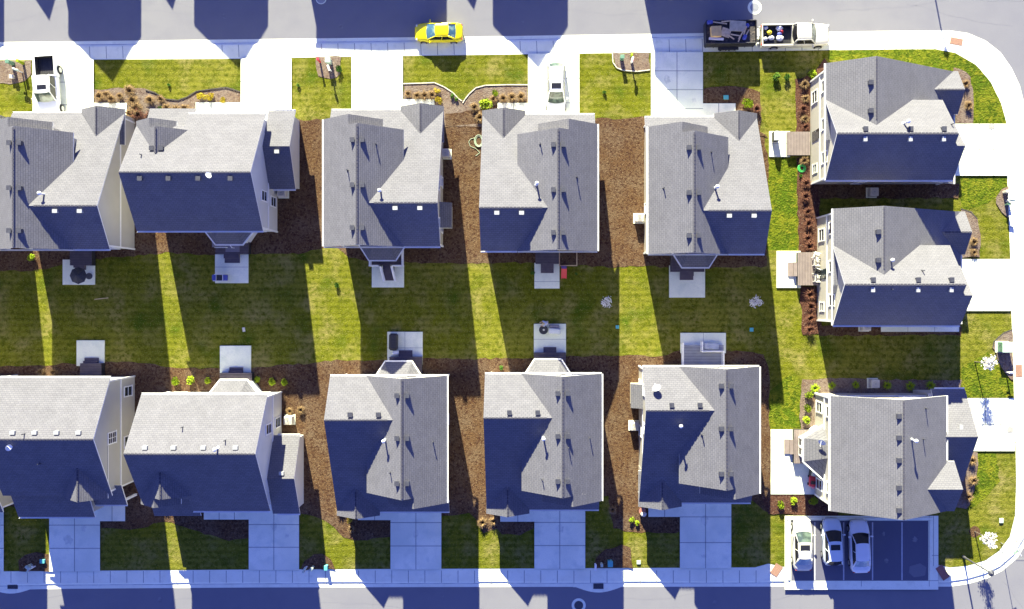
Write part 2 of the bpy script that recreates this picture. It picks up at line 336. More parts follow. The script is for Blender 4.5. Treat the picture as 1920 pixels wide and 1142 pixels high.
# sidewalk with its joints
js = []
for k in range(-10, 58):
    x = k*31+14
    if x < 1760: js.append(((x, 90-.0125*x), (x+1, 113-.0115*x)))
    if x < 1770 and not (1470 < x < 1745): js.append(((x+8, 1069+max(0,(480-x))*.004), (x+8, 1092)))
for k in range(27): js.append(((1888+k*.6, 240+k*31), (1919+k*.5, 240+k*31)))
for t in range(7):
    a = R(-82+t*14); js.append(((1752+134*math.cos(a)+6, 232+138*math.sin(a)), (1755+168*math.cos(a)+6, 232+164*math.sin(a))))
    a = R(88-t*14); js.append(((1785+112*math.cos(a)+6, 940+122*math.sin(a)), (1785+142*math.cos(a)+6, 940+148*math.sin(a))))
flat('sidewalk', offset(outer, 13.2), 0.116, 'concrete', js, jw=.05)
flat('lawn', inner, 0.135, 'grass')
flat('lawn', [(1552,95.5),(1700,93.5),(1752,93.5),(1790,100.5),(1828,122.5),(1856.5,156),(1875.5,195),(1885.5,232),(1800,232),(1800,150),(1552,112)], .1405, 'lush', wob=.05)
flat('lawn', [(1800,331),(1886.5,331),(1887,352),(1865,372),(1850,382),(1800,395)], .1405, 'lush', wob=.08)
flat('lawn', [(1428,296),(1492,296),(1494,470),(1455,470),(1436,470)], .1405, 'lush', wob=.1)
flat('lawn', [(1803,690),(1850,660),(1872,690),(1899,720),(1899,745),(1803,745)], .1405, 'lush', wob=.1)
flat('lawn', [(1826,847),(1868,850),(1872,900),(1840,940),(1812,960),(1812,930)], .1405, 'lush', wob=.15)
flat('lawn', [(1428,745),(1480,700),(1500,712),(1500,803),(1446,803)], .1405, 'lush', wob=.1)
# mulch beds
beds = [
 ('mulch', [(-1400,240),(-20,236),(240,236),(240,222),(560,222),(570,226),(607,224),(640,232),(820,232),(832,215),(905,215),(925,240),(1110,232),(1118,221),(1150,224),(1180,221),(1206,218),(1222,240),(1405,240),(1432,260),(1440,300),(1438,420),(1437,500),(1330,503),(1260,503),(1215,499),(1160,501),(1050,497),(945,492),(885,495),(770,492),(700,490),(655,482),(632,466),(608,463),(560,476),(470,476),(395,478),(313,474),(293,476),(180,486),(120,497),(77,506),(60,508),(-1400,512)]),
 ('mulch', [(-1400,692),(-60,689),(76,685),(118,682),(190,679),(260,679),(322,688),(366,690),(420,692),(480,689),(600,679),(632,675),(692,675),(760,672),(900,673),(960,671),(1060,668),(1165,667),(1240,667),(1262,660),(1300,655),(1400,658),(1432,664),(1441,700),(1442,800),(1445,930),(1471,935),(1471,964),(1440,960),(1395,930),(1370,940),(1275,940),(1275,997),(1235,999),(1170,994),(1150,990),(1144,960),(1141,930),(1080,930),(1000,955),(1000,990),(975,1003),(940,1002),(932,990),(908,998),(895,978),(880,962),(835,965),(733,965),(733,1007),(700,1010),(668,1012),(645,1006),(628,988),(612,975),(565,962),(540,940),(468,955),(468,1009),(430,1012),(395,1003),(345,987),(312,976),(255,992),(190,990),(190,950),(-1400,950)]),
 ('mulchgrey', [(178,168),(235,166),(272,167),(292,175),(314,187),(335,189),(352,183),(370,172),(400,168),(425,165),(452,173),(452,194),(368,194),(368,238),(238,238),(238,194),(178,194)]),
 ('mulchgrey', [(757,158),(790,157),(815,156),(833,164),(850,175),(860,186),(872,189),(880,178),(892,166),(910,161),(950,160),(990,160),(990,194),(932,194),(932,216),(905,216),(905,238),(832,238),(832,200),(757,188)]),
 ('mulch', [(835,215),(905,206),(940,196),(988,186),(988,200),(930,230),(835,240)]),
 ('mulchgrey', [(-30,115),(61,114),(61,140),(50,154),(32,159),(8,157),(-30,158)]),
 ('mulchgrey', [(593,107.5),(640,107),(640,140),(632,147),(612,148),(598,144)]),
 ('mulchgrey', [(1148,100.6),(1217,99.8),(1218,132),(1195,135),(1168,133),(1152,124)]),
 ('mulch', [(1318,166),(1345,163),(1395,164),(1423,174),(1426,200),(1425,246),(1440,260),(1400,250),(1380,225),(1318,196)]),
 ('mulchred', [(1490,150),(1522,140),(1545,110),(1560,140),(1530,248),(1492,248)]),
 ('mulchred', [(1492,296),(1535,296),(1535,472),(1497,472),(1494,380)]),
 ('mulchred', [(1499,536),(1540,536),(1540,626),(1503,628)]),
 ('mulch', [(1535,610),(1800,612),(1800,628),(1535,629)]),
 ('mulch', [(1535,345),(1795,345),(1795,372),(1535,372)]),
 ('mulchgrey', [(1503,711),(1555,709),(1700,712),(1800,712),(1800,740),(1560,742),(1540,800),(1526,806),(1500,806),(1498,770)]),
 ('mulchred', [(1427,930),(1446,926),(1530,926),(1570,960),(1570,968),(1440,962)]),
 ('mulch', [(1425,790),(1444,800),(1444,930),(1425,930)]),
 ('mulchgrey', [(1786,128),(1800,131),(1818,145),(1823,180),(1822,232),(1790,232)]),
 ('mulchgrey', [(1800,392),(1818,398),(1832,412),(1836,440),(1835,482),(1800,484)]),
 ('mulchgrey', [(1888,348),(1876,355),(1866,370),(1866,380),(1876,398),(1889,411)]),
 ('mulchgrey', [(1896,618),(1880,624),(1862,640),(1860,650),(1867,672),(1875,690),(1884,700),(1894,712),(1897,712)]),
 ('mulch', [(1755,742),(1810,742),(1810,750),(1755,750)]),
 ('mulchgrey', [(1790,847),(1832,848),(1829,890),(1824,920),(1810,955),(1790,950)]),
 ('mulch', [(38,1070),(38,1050),(50,1038),(72,1032),(97,1038),(97,1069)]),
 ('mulch', [(566,1066.5),(572,1050),(590,1038),(607,1036),(622,1048),(630,1066)]),
 ('mulch', [(1112,1064),(1118,1045),(1136,1028),(1165,1020),(1180,1026),(1187,1064)]),
]
zz = 0.150
for i, (m_, pts) in enumerate(beds):
    flat('mulch_bed', pts, zz, m_, wob=0.10); zz += .0035
# edging strips along a few beds
def edge(name, pts, m_, w=.09, z=.16, h=.07, label=None):
    mb = MB()
    for i in range(len(pts)-1):
        a, b = P(*pts[i]), P(*pts[i+1]); d = (b-a); mb.cbox(((a.x+b.x)/2, (a.y+b.y)/2, z+h/2), (d.length+.03, w, h), rot=math.atan2(d.y, d.x))
    return tag(mb.build(name, M[m_]), label, 'edging')
edge('bed_edging', [(275,170),(292,175),(314,187),(335,189),(352,183),(370,172),(400,168),(425,165),(452,173)], 'edging', label='dark wavy edging between front lawn and shrub bed at upper left')
edge('bed_edging', [(757,158),(790,157),(815,156),(833,164),(850,175),(860,186),(866,190)], 'edgepale', label='pale edging of the bed behind the yellow car lawn, left half')
edge('bed_edging', [(868,194),(872,187),(880,177),(892,166),(910,161),(950,160),(990,160)], 'edgepale', label='pale edging curving up to the driveway of the white wagon')
edge('bed_edging', [(1148,101),(1149,118),(1156,128),(1168,133),(1195,135),(1218,132)], 'edgepale', label='pale curved edging round the mailbox bed by the white wagon')
edge('bed_edging', [(1896,618),(1880,624),(1862,640),(1860,650)], 'edging', label='dark edging round the bed of the large green utility cabinet')
edge('bed_edging', [(1800,392),(1818,398),(1830,410)], 'edging', label='dark edging at the front corner bed of the middle right house')

# driveways, walks, patios
def drive(x0, y0, x1, y1, vert=True, walk=None, over=None, ny=3, nx=2):
    js = []
    for k in range(1, ny):
        y = y0+(y1-y0)*k/ny; js.append(((x0, y), (x1, y)))
    for k in range(1, nx):
        x = x0+(x1-x0)*k/nx; js.append(((x, y0), (x, y1)))
    flat('driveway', [(x0,y0),(x1,y0),(x1,y1),(x0,y1)], .252, 'concrete2', js)
    if walk:
        a, b, c, d = walk; n_ = max(1, int((c-a)/24))
        flat('path', [(a,b),(c,b),(c,d),(a,d)], .248, 'concrete2', [((a+(c-a)*k/n_, b), (a+(c-a)*k/n_, d)) for k in range(1, n_)])
drive(64,113,178,240, walk=(176,194,240,235), nx=3)
drive(453,111,548,240, walk=(369,193,455,230))
drive(660,107,756,240, walk=(754,187,815,235))
drive(990,102,1086,240, walk=(933,194,992,230))
drive(1220,99,1317,240, walk=(1315,195,1378,235), ny=4)
drive(1780,233,1887,330, ny=2, nx=4); drive(1790,486,1893,583, ny=2, nx=4); drive(1790,746,1900,845, ny=2, nx=4)
drive(95,940,190,1070, walk=(188,940,237,976), ny=3)
drive(468,940,562,1067, walk=(384,955,470,973))
drive(733,935,828,1066, walk=(672,940,735,974))
drive(1002,935,1097,1065, walk=(938,940,1004,977))
drive(1274,920,1370,1064, walk=(1215,930,1276,968))
drive(-95,940,10,1070, nx=2)
def patio(x0, y0, x1, y1, j=()):
    mb = MB(); a = P(x0, y1); b = P(x1, y0)
    mb.cbox(((a.x+b.x)/2, (a.y+b.y)/2, .15), (b.x-a.x, b.y-a.y, .22), bev=.02)
    for (c, d) in j:
        c, d = P(*c), P(*d); dd = d-c; mb.cbox(((c.x+d.x)/2, (c.y+d.y)/2, .262), (max(dd.length, .01), .03, .004), 1, rot=math.atan2(dd.y, dd.x))
    tag(mb.build('patio', [M['concrete2'], M['joint']]), kind='structure')
patio(120,487,180,534); patio(405,477,467,531,[((405,501),(467,501))]); patio(698,498,758,539); patio(1002,493,1049,541,[((1002,528),(1049,528))]); patio(1254,498,1321,558)
patio(146,638,198,686); patio(414,648,472,702); patio(727,622,793,684,[((760,622),(760,668)),((727,652),(793,652))]); patio(1001,607,1061,664,[((1001,636),(1061,636))]); patio(1275,624,1360,662,[((1318,624),(1318,650))])
patio(1441,247,1480,295,[((1441,270),(1480,270))]); patio(1455,471,1500,540,[((1455,505),(1500,505))]); patio(1444,805,1530,926,[((1444,865),(1530,865)),((1485,805),(1485,926))])
patio(1650,600,1796,622,[((1700,600),(1700,622)),((1750,600),(1750,622))])

# parking court
flat('parking_pavement', [(1470,966),(1757,966),(1757,1104),(1470,1104)], .250, 'concrete', [((1740,966),(1740,1098)),((1740,1040),(1757,1040)),((1470,1087),(1757,1087)),((1613,1087),(1613,1098)),((1748,966),(1748,1060))], jw=.04)
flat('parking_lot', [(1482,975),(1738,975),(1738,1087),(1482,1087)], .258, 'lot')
pk = MB()
for x in (1526, 1580, 1634, 1689):
    a, b = P(x-1.2, 978), P(x+1.2, 1086); pk.box((a.x, b.y, .262), (b.x, a.y, .266))
tag(pk.build('parking_lines', mat('line_paint', (0.50, 0.50, 0.52), 0.7, noise=[(3, (0.40, 0.40, 0.44), 0.4, 0.7, 5)])), kind='structure')
kk = MB()
for a, b in (((1474,971),(1746,971)), ((1742,974),(1742,1086)), ((1478,974),(1478,1086))):
    a, b = P(*a), P(*b); d = b-a; kk.cbox(((a.x+b.x)/2, (a.y+b.y)/2, .30), (d.length, .22, .12), rot=math.atan2(d.y, d.x), bev=.02)
tag(kk.build('parking_kerb', M['concrete']), kind='structure')
flat('patched_asphalt', [(1704,1062),(1722,1056),(1734,1062),(1732,1076),(1712,1080),(1702,1072)], .2625, 'asphalt', wob=.1)

# storm drain aprons
for cx in (20, 1122):
    pts = [(cx-48, 1101+(6 if cx < 100 else 0))]
    for k in range(13):
        t = k/12; pts.append((cx-42+84*t, 1101+10*math.sin(math.pi*t)+(2 if cx < 100 else 0)))
    pts.append((cx+48, 1100)); flat('drain_apron', pts+[(cx+40,1094),(cx-40,1094)], .007, 'concrete')
    a = P(cx+(4 if cx < 100 else 0), 1099)
    t = thing('storm_drain', 'dark slotted storm drain set in the gutter at lower left' if cx < 100 else 'dark slotted storm drain in the gutter above the street manhole', 'drain', (a.x, a.y, .01), group='storm drains')
    f = MB(); f.cbox((0, 0, .02), (.95, .5, .04)); f.build('frame', M['iron'], t)
    f = MB()
    for k in range(9): f.cbox((-.4+k*.1, 0, .055), (.045, .42, .03))
    f.cbox((0, 0, .06), (.9, .04, .035)); f.build('grate', M['iron'], t)
def stain(px, py, r, m_, z):
    rs = random.Random(int(px+py)); flat('stain', [(px+r*rs.uniform(.6,1.2)*math.cos(k*.45), py+r*rs.uniform(.6,1.2)*math.sin(k*.45)*1.3) for k in range(14)], z, m_)
M['damp'] = mat('damp_concrete', (0.62, 0.66, 0.56), .8, noise=[(3, (0.80, 0.82, 0.68), .4, .6, 5)])
M['oil'] = mat('oil_mark', (0.14, 0.14, 0.16), .6, noise=[(3, (0.20, 0.20, 0.22), .4, .6, 5)])
for a in [(515,985,7),(540,1003,4),(130,1010,9),(160,990,6),(780,1000,6),(1050,990,7),(1320,975,8),(1320,1040,6),(1300,190,5),(1250,150,7),(520,193,4),(1840,280,6),(1850,530,7),(1850,790,6),(705,150,6)]: stain(*a, 'damp', .2555)
for a in [(1660,1050,4),(1713,1010,5),(1655,1000,3)]: stain(*a, 'oil', .2615)
for a in [(420,30,4),(640,50,5),(980,40,3),(1480,28,3),(300,1125,5),(830,1120,4),(1340,1130,4)]: stain(*a, 'oil', .0035)
cr = MB(); rc = random.Random(21)
def crack(x, y, dx, dy, n_, w=.02, jit=.5):
    p = P(x, y); d = Vector((dx, dy, 0)).normalized(); prev = None
    for k in range(n_):
        nrm = Vector((-d.y, d.x, 0))*w*rc.uniform(.5, 1.4); a_, b_ = p-nrm, p+nrm
        if prev: cr.add([(prev[0].x,prev[0].y,.004),(a_.x,a_.y,.004),(b_.x,b_.y,.004),(prev[1].x,prev[1].y,.004)], [(0,1,2,3)])
        prev = (a_, b_); d = (d+Vector((rc.uniform(-jit,jit), rc.uniform(-jit,jit), 0))*.35+Vector((dx,dy,0)).normalized()*.12).normalized(); p = p+d*.35
for a in [(-20,45,1,.02,90),(120,52,1,0,60),(130,20,1,-.5,22),(880,38,1,.02,60),(1180,20,1,.03,50),(1560,20,1,0,60),(1700,8,1,-.3,30),(1000,55,.1,1,9),(540,60,.2,1,8),(60,1122,1,0,70),(500,1128,1,0.02,60),(1150,1120,1,0,60),(1450,1125,1,0,50),(700,1108,.1,-1,9),(1500,1110,.1,-1,9),(1880,1090,1,-1,14)]: crack(*a)
tag(cr.build('road_cracks', mat('crack_sealant', (0.17, 0.17, 0.20), .8)), kind='structure')
def manhole(px, py, ring, label, z=.004, r=.42, cm='iron'):
    a = P(px, py); t = thing('manhole', label, 'manhole', (a.x, a.y, z))
    if ring: f = MB(); f.cyl((0,0,0), (0,0,.012), ring, n=36); f.build('concrete_collar', M['concrete2'], t)
    f = MB(); f.cyl((0,0,.006), (0,0,.022), r, n=30); f.cyl((0,0,.022), (0,0,.03), r*.55, n=20)
    for k in range(8):
        f.cbox((r*.78*math.cos(k*.785), r*.78*math.sin(k*.785), .025), (r*.25, .05, .01), rot=k*.785)
    f.build('cover', M[cm], t)
manhole(1415, 14, .66, 'round manhole in pale concrete collar near the black trailer', cm='steel')
manhole(1085, 1135, .66, 'round manhole in pale concrete collar at the bottom edge of the street')
manhole(602, -2, .5, 'manhole collar cut by the top edge of the photo', cm='steel')
manhole(1856, 238, 0, 'round worn cover in the upper right driveway by the lawn', .256, .28, 'coverpale')
manhole(1891, 805, 0, 'round worn cover in the lower right driveway', .256, .30, 'coverpale')
def pad(px, py, w, l, rot, m_, label, z=.118):
    a = P(px, py); mb = MB(); mb.cbox((0, 0, .01), (w, l, .02))
    for i in range(int(w/.12)):
        for j in range(int(l/.12)): mb.cbox((-w/2+.08+i*.12, -l/2+.08+j*.12, .025), (.05, .05, .012))
    o = mb.build('tactile_paving', M[m_]); o.location = (a.x, a.y, z); o.rotation_euler = (0, 0, rot); tag(o, label, 'paving pad')
pad(1792, 78.5, 1.15, .62, R(-10), 'tactilepale', 'faded pink tactile pad on the pavement at the top right corner')
pad(1765, 1072, .72, 1.35, R(33), 'tactile', 'brick red tactile pad right of the parking court', .252)
pad(1455, 1068, .75, 1.1, R(-33), 'tactilepale', 'faded tactile pad left of the parking court', .14)
pad(1909, 695, .6, 1.15, R(2), 'tactilepale', 'faded tactile pad on the right hand pavement by the green cabinet')

# ------------------------------------------------------------------ houses
TH = .13
def slab(mb, along, a0, a1, s0, z0, s1, z1, closed_hi=False):
    """one roof plane from the eave (s0,z0) to the ridge (s1,z1), running a0..a1"""
    L = math.hypot(s1-s0, z1-z0)
    def q(s_, a, z): return (s_, a, z) if along == 'v' else (a, s_, z)
    p = [q(s0,a0,z0), q(s0,a1,z0), q(s1,a1,z1), q(s1,a0,z1), q(s0,a0,z0-TH), q(s0,a1,z0-TH), q(s1,a1,z1-TH), q(s1,a0,z1-TH)]
    mb.add(p, [(0,1,2,3),(7,6,5,4),(0,4,5,1),(1,5,6,2),(2,6,7,3),(3,7,4,0)], [0,1,1,1,1,1], [((a0,0),(a1,0),(a1,L),(a0,L)),None,None,None,None,None])
def groof(mb, along, a0, a1, s0, sr, s1, z0, zr, z1):
    slab(mb, along, a0, a1, s0, z0, sr, zr); slab(mb, along, a0, a1, s1, z1, sr, zr)
def gwall(mb, along, a0, a1, s0, sr, s1, z0, zr, z1, inset=.35, zb=0, d=.1, lo=0):
    k0 = (zr-z0)/(sr-s0); k1 = (z1-zr)/(s1-sr)
    e = inset if s0 < sr else -inset
    q0, q1 = s0+e+lo, s1-e
    poly = [(q0, zb), (q0, z0+k0*(e+lo)-d), (sr, zr-d), (q1, z1-k1*e-d), (q1, zb)]
    def q(s_, a, z): return (s_, a, z) if along == 'v' else (a, s_, z)
    p = [q(s_, a0, z) for s_, z in poly] + [q(s_, a1, z) for s_, z in poly]
    n = 5; mb.add(p, [tuple(range(n)), tuple(range(2*n-1, n-1, -1))] + [(i, n+i, n+(i+1) % n, (i+1) % n) for i in range(n)])
def caps(mb, along, a0, a1, s, z, w=.15):
    k = (a1-a0)/max(1, int((a1-a0)/.3)); n = int(round((a1-a0)/k))
    for i in range(n):
        c = a0+k*(i+.5)
        p = (s, c, z+.004) if along == 'v' else (c, s, z+.004)
        d = (w*1.1, k*.8, .03) if along == 'v' else (k*.8, w*1.1, .03)
        mb.cbox(p, d)
def window(root, T, pos, ax, sgn, w, h, trimm='trim', grid=False):
    """ax: wall normal axis ('u' or 'v'), sgn its direction; pos centre on wall face"""
    def q(n_, t_, z): return (pos[0]+n_*sgn, pos[1]+t_, pos[2]+z) if ax == 'u' else (pos[0]+t_, pos[1]+n_*sgn, pos[2]+z)
    def bx(mb, n0, n1, t0, t1, z0, z1):
        a = q(n0, t0, z0); b = q(n1, t1, z1)
        mb.box(tuple(min(a[i], b[i]) for i in range(3)), tuple(max(a[i], b[i]) for i in range(3)))
    f = MB(T); b = .10
    bx(f, -.02, .06, -w/2-b, -w/2, -h/2, h/2); bx(f, -.02, .06, w/2, w/2+b, -h/2, h/2)
    bx(f, -.02, .065, -w/2-b, w/2+b, h/2, h/2+b); bx(f, -.02, .08, -w/2-b-.04, w/2+b+.04, -h/2-b, -h/2)
    bx(f, -.02, .05, -w/2, w/2, -.03, .03)
    if grid:
        bx(f, -.02, .045, -.02, .02, -h/2, h/2); bx(f, -.02, .04, -w/2, w/2, h/4-.015, h/4+.015); bx(f, -.02, .04, -w/2, w/2, -h/4-.015, -h/4+.015)
    fo = f.build('window', M[trimm], root)
    g_ = MB(T); bx(g_, -.02, .02, -w/2, w/2, -h/2, h/2); g_.build('pane', M['glass'], fo)
def vent(root, T, u, v, z, m_='vent'):
    if m_ == 'ventlit':
        f = MB(T); f.box((u-.15, v-.19, z-.25), (u+.13, v+.19, z+.16)); f.box((u-.17, v-.21, z+.16), (u+.15, v+.21, z+.19)); f.build('roof_vent', M['ventlit'], root); return
    f = MB(T); f.add([(u-.17,v-.17,z-.25),(u+.17,v-.17,z-.25),(u+.17,v+.17,z-.25),(u-.17,v+.17,z-.25),(u-.14,v-.17,z+.2),(u+.14,v-.17,z+.2),(u+.14,v+.17,z+.2),(u-.14,v+.17,z+.2)],
        [(0,3,2,1),(4,5,6,7),(0,1,5,4),(1,2,6,5),(2,3,7,6),(3,0,4,7)])
    f.box((u-.2, v-.2, z+.2), (u+.2, v+.2, z+.24)); f.build('roof_vent', M[m_], root)
def pipe(root, T, u, v, z, white=True, h=.9):
    f = MB(T)
    if white:
        f.cyl((u,v,z-.2), (u,v,z+h), .075, n=12); f.cyl((u,v,z+h), (u,v,z+h+.12), .17, .15, n=12); f.cyl((u,v,z+h+.12), (u,v,z+h+.2), .15, .04, n=12)
        f.cyl((u,v,z-.2), (u,v,z+.06), .2, .1, n=12); f.build('flue_pipe', M['pipewhite'], root)
    else:
        f.cyl((u,v,z-.2), (u,v,z+.5), .045, n=8); f.cyl((u,v,z-.1), (u,v,z+.06), .12, .06, n=10); f.build('plumbing_vent', M['vent'], root)
def dish(root, T, u, v, z, s=1, rot=0.0, m_='pipewhite'):
    f = MB(T); f.cyl((u,v,z-.2), (u,v,z+.55*s), .03, n=8)
    c = Vector((u,v,z+.62*s)); nrm = Vector((math.cos(rot)*.8, math.sin(rot)*.8, .55)).normalized(); a = nrm.orthogonal().normalized(); b = nrm.cross(a)
    pts = [c]; 
    for r, d in ((.16, .01), (.3, .05)):
        for k in range(16): pts.append(c + (a*math.cos(k*math.pi/8)+b*math.sin(k*math.pi/8))*r*s + nrm*d*s)
    back = [p_ - nrm*.03 for p_ in pts]; fs = [(0, 1+k, 1+(k+1) % 16) for k in range(16)] + [(1+k, 17+k, 17+(k+1) % 16, 1+(k+1) % 16) for k in range(16)]
    f.add(pts, fs); f.add(back, fs); f.cyl(c-b*.25*s, c+nrm*.4*s, .015, n=6); f.cbox(tuple(c+nrm*.42*s), (.08,.08,.1))
    f.build('satellite_dish', M[m_], root)
def gutter(root, T, along, a0, a1, s, z, sgn):
    f = MB(T)
    s0, s1 = (s, s+.12*sgn)
    def b(sa, sb, za, zb):
        lo, hi = min(sa, sb), max(sa, sb)
        if along == 'v': f.box((lo, a0, za), (hi, a1, zb))
        else: f.box((a0, lo, za), (a1, hi, zb))
    b(s0+.005*sgn, s1, z-.15, z-.13); b(s1-.015*sgn, s1+.01*sgn, z-.13, z-.02)
    f.build('gutter', M['trim'], root)
def garage_door(root, T, u, v0, v1):
    f = MB(T); f.box((u, v0, .12), (u+.05, v1, 2.25))
    for k in range(4): f.box((u+.05, v0+.03, .2+k*.52), (u+.065, v1-.03, .64+k*.52))
    f.build('garage_door', M['trim'], root)
def front_door(root, T, pos, ax, sgn, m_='door'):
    f = MB(T); w = .48
    def q(n_, t_, z): return (pos[0]+n_*sgn, pos[1]+t_, z) if ax == 'u' else (pos[0]+t_, pos[1]+n_*sgn, z)
    def bx(mb, n0, n1, t0, t1, z0, z1):
        a = q(n0, t0, z0); b = q(n1, t1, z1); mb.box(tuple(min(a[i], b[i]) for i in range(3)), tuple(max(a[i], b[i]) for i in range(3)))
    bx(f, -.02, .05, -w, w, pos[2], pos[2]+2.05); d = f.build('door', M[m_], root)
    h = MB(T); p = q(.07, .38, pos[2]+1); h.ball(p, .04); h.build('handle', M['steel'], d)

def frame(ox, oy, U, V):
    def T(u, v, z): return (u*U[0]+v*V[0], u*U[1]+v*V[1], z)
    return (ox, oy), T

def house_salt(label, ox, oy, U, V, sidewin=True, rearwin=False, lo=0, wall='beige', bay=True, vents=3, roofm='shingle', bump=False, hidden=False, group='houses with a long front slope and a cross gable', bandm='trim', side='std', pipes=(), mv='std'):
    """cross gabled two storey house; u from the rear eave to the front, v from the main gable's eave"""
    (X, Y), T = frame(ox, oy, U, V)
    root = thing('house', label, 'house', (X, Y, 0), group=group)
    ze, zr, zm = 5.5, 7.7, 8.4
    pz = lambda u: zr-.55*(u-3.55)
    r = MB(T)
    slab(r, 'v', 3.5, 10.2, 0, ze, 3.55, zr); slab(r, 'v', 3.5, 10.2, 12.5, pz(12.5), 3.55, zr)       # cross ridge
    slab(r, 'v', .04, 3.5, 12.5, pz(12.5), 9.6, pz(9.6))                                               # skirt before the gable
    groof(r, 'u', -.04, 10.2, 0, 3.5, 7.0, ze, zm, ze)                                                 # main gable
    groof(r, 'u', 10.2, 11.1, 0, 2.6, 5.2, ze, ze+.829*2.6, ze)                                         # garage gable
    groof(r, 'u', 9.6, 12.86, 6.32, 8.26, 10.23, 2.8, 4.1, 2.8)                                     # porch gable
    r.build('roof', [M[roofm], M['trim']], root)
    w = MB(T)
    gwall(w, 'v', 3.5, 9.88, 0, 3.55, 12.5, ze, zr, pz(12.5))
    gwall(w, 'u', .33, 9.85, 0, 3.5, 7.0, ze, zm, ze, lo=lo)
    gwall(w, 'u', 9.8, 10.78, 0, 2.6, 5.2, ze, ze+.829*2.6, ze, .37, lo=lo)
    w.add([(9.0,.38+lo,0),(12.13,.38+lo,0),(12.13,.38+lo,pz(12.13)-.1),(9.0,.38+lo,pz(9)-.1),(9.0,3.6,0),(12.13,3.6,0),(12.13,3.6,pz(12.13)-.1),(9.0,3.6,pz(9)-.1)], [(0,1,2,3),(7,6,5,4),(1,5,6,2),(0,3,7,4),(3,2,6,7)])
    gwall(w, 'u', 9.6, 12.5, 6.35, 8.26, 10.2, 2.8, 4.1, 2.8, .3)
    w.build('wall', M[wall], root)
    b = MB(T)
    b.box((.30, 9.86, 2.78), (12.1, 9.91, 2.98)); b.box((.29, .3+lo, 2.78), (.345, 9.9, 2.98)); b.box((.3, .30+lo, 2.78), (9.8, .36+lo, 2.98))
    for (u, v) in ((.33, .33+lo), (.33, 9.88), (12.13, 9.88), (12.13, .36+lo)): b.box((u-.07, v-.07, 0), (u+.07, v+.07, 5.2 if u < 5 else 2.35))
    b.build('trim_band', M[bandm], root)
    c = MB(T); caps(c, 'u', 0, 10.1, 3.5, zm); c.build('ridge_cap', M[roofm], root)
    c = MB(T); caps(c, 'v', 4.8, 10.15, 3.55, zr, .12); c.build('ridge_cap', M[roofm], root)
    c = MB(T); caps(c, 'u', 10.4, 12.8, 8.26, 4.1, .12); c.build('ridge_cap', M[roofm], root)
    if hidden:
        return root, T
    gutter(root, T, 'v', .0, 6.98, 0, ze-.02, -1); gutter(root, T, 'v', 7.02, 10.2, 0, ze-.02, -1)
    gutter(root, T, 'v', .04, 6.3, 12.5, pz(12.5), 1); gutter(root, T, 'u', 0, 11.1, 0, ze, -1)
    if mv == 'std':
        for k in range(vents):
            u = [1.4, 5.0, 8.8][k] if vents == 3 else [2.2, 6.5][k]
            vent(root, T, u, 3.08, zm-.30); vent(root, T, u, 3.92, zm-.30)
    elif mv == 'one':
        for u in (2.4, 6.2, 10.0 if False else 9.0): vent(root, T, u, 3.08, zm-.3, 'ventlit'); vent(root, T, u, 3.92, zm-.3)
    if side == 'std':
        for v in (6.6, 8.7): vent(root, T, 3.12, v, zr-.18, 'ventlit')
    else:
        for v in (5.6, 8.0): vent(root, T, 3.1, v, zr-.22)
    for (u, v, z, wh) in pipes: pipe(root, T, u, v, z, wh)
    # openings
    garage_door(root, T, 12.14, .8, 5.4); front_door(root, T, (12.5, 7.6, .25), 'u', 1)
    window(root, T, (12.51, 9.2, 1.55), 'u', 1, .7, 1.3)
    window(root, T, (10.79, 2.6, 5.2), 'u', 1, 1.5, 1.2, grid=True); window(root, T, (9.86, 6.0, 4.6), 'u', 1, .7, 1.1)
    for u, z in ((2.2, 4.2), (2.0, 1.5), (6.2, 1.5), (5.6, 4.4)) if sidewin else (): window(root, T, (u, 9.89, z), 'v', 1, .8, 1.3)
    for u, z in ((2.2, 4.2), (6.6, 4.2), (4.4, 1.5)): window(root, T, (u, .34+lo, z), 'v', -1, .8, 1.3)
    for v in (2.2, 5.2, 8.6): window(root, T, (.34, v, 4.2), 'u', -1, .9, 1.3)
    window(root, T, (.34, 8.2, 1.5), 'u', -1, 1.0, 1.4)
    if rearwin: window(root, T, (.34, 1.6, 1.6), 'u', -1, .7, 1.1)
    if bay:
        y = MB(T); fp = [(.4,2.9),(-.85,3.6),(-.85,5.7),(.4,6.4)]
        y.prism(fp, .0, 2.72); bo = y.build('bay', M[wall], root)
        y = MB(T); o = [(.34,2.6,2.95),(-1.08,3.5,2.72),(-1.08,5.8,2.72),(.34,6.7,2.95)]; t_ = [(.34,3.3,3.42),(.34,6.0,3.42)]
        y.add([(.34,2.55,2.72),(-1.08,3.45,2.72),(-1.08,5.85,2.72),(.34,6.75,2.72),(.34,3.9,3.5),(.34,5.4,3.5)], [(0,1,4),(1,2,5,4),(2,3,5),(3,0,4,5),(0,3,2,1)], [0,0,0,0,1],
              [((0,0),(1,0),(1,1)),((0,0),(2.4,0),(2,1.5),(.5,1.5)),((0,0),(1,0),(1,1)),None,None])
        y.build('roof', [M[roofm], M['trim']], bo)
        y = MB(T); ee = [(.30,2.52),(-1.12,3.43),(-1.12,5.87),(.30,6.78)]
        for i in range(3):
            a, b2 = Vector(ee[i]), Vector(ee[i+1]); d = b2-a; m_ = (a+b2)/2; y.cbox((m_.x, m_.y, 2.68), (d.length+.06, .11, .13), rot=math.atan2(d.y, d.x))
        y.build('gutter', M['trim'], bo)
        window(bo, T, (-.86, 4.65, 1.6), 'u', -1, 1.5, 1.2, grid=True)
    else:
        front_door(root, T, (.34, 4.6, .85), 'u', -1, 'glass')
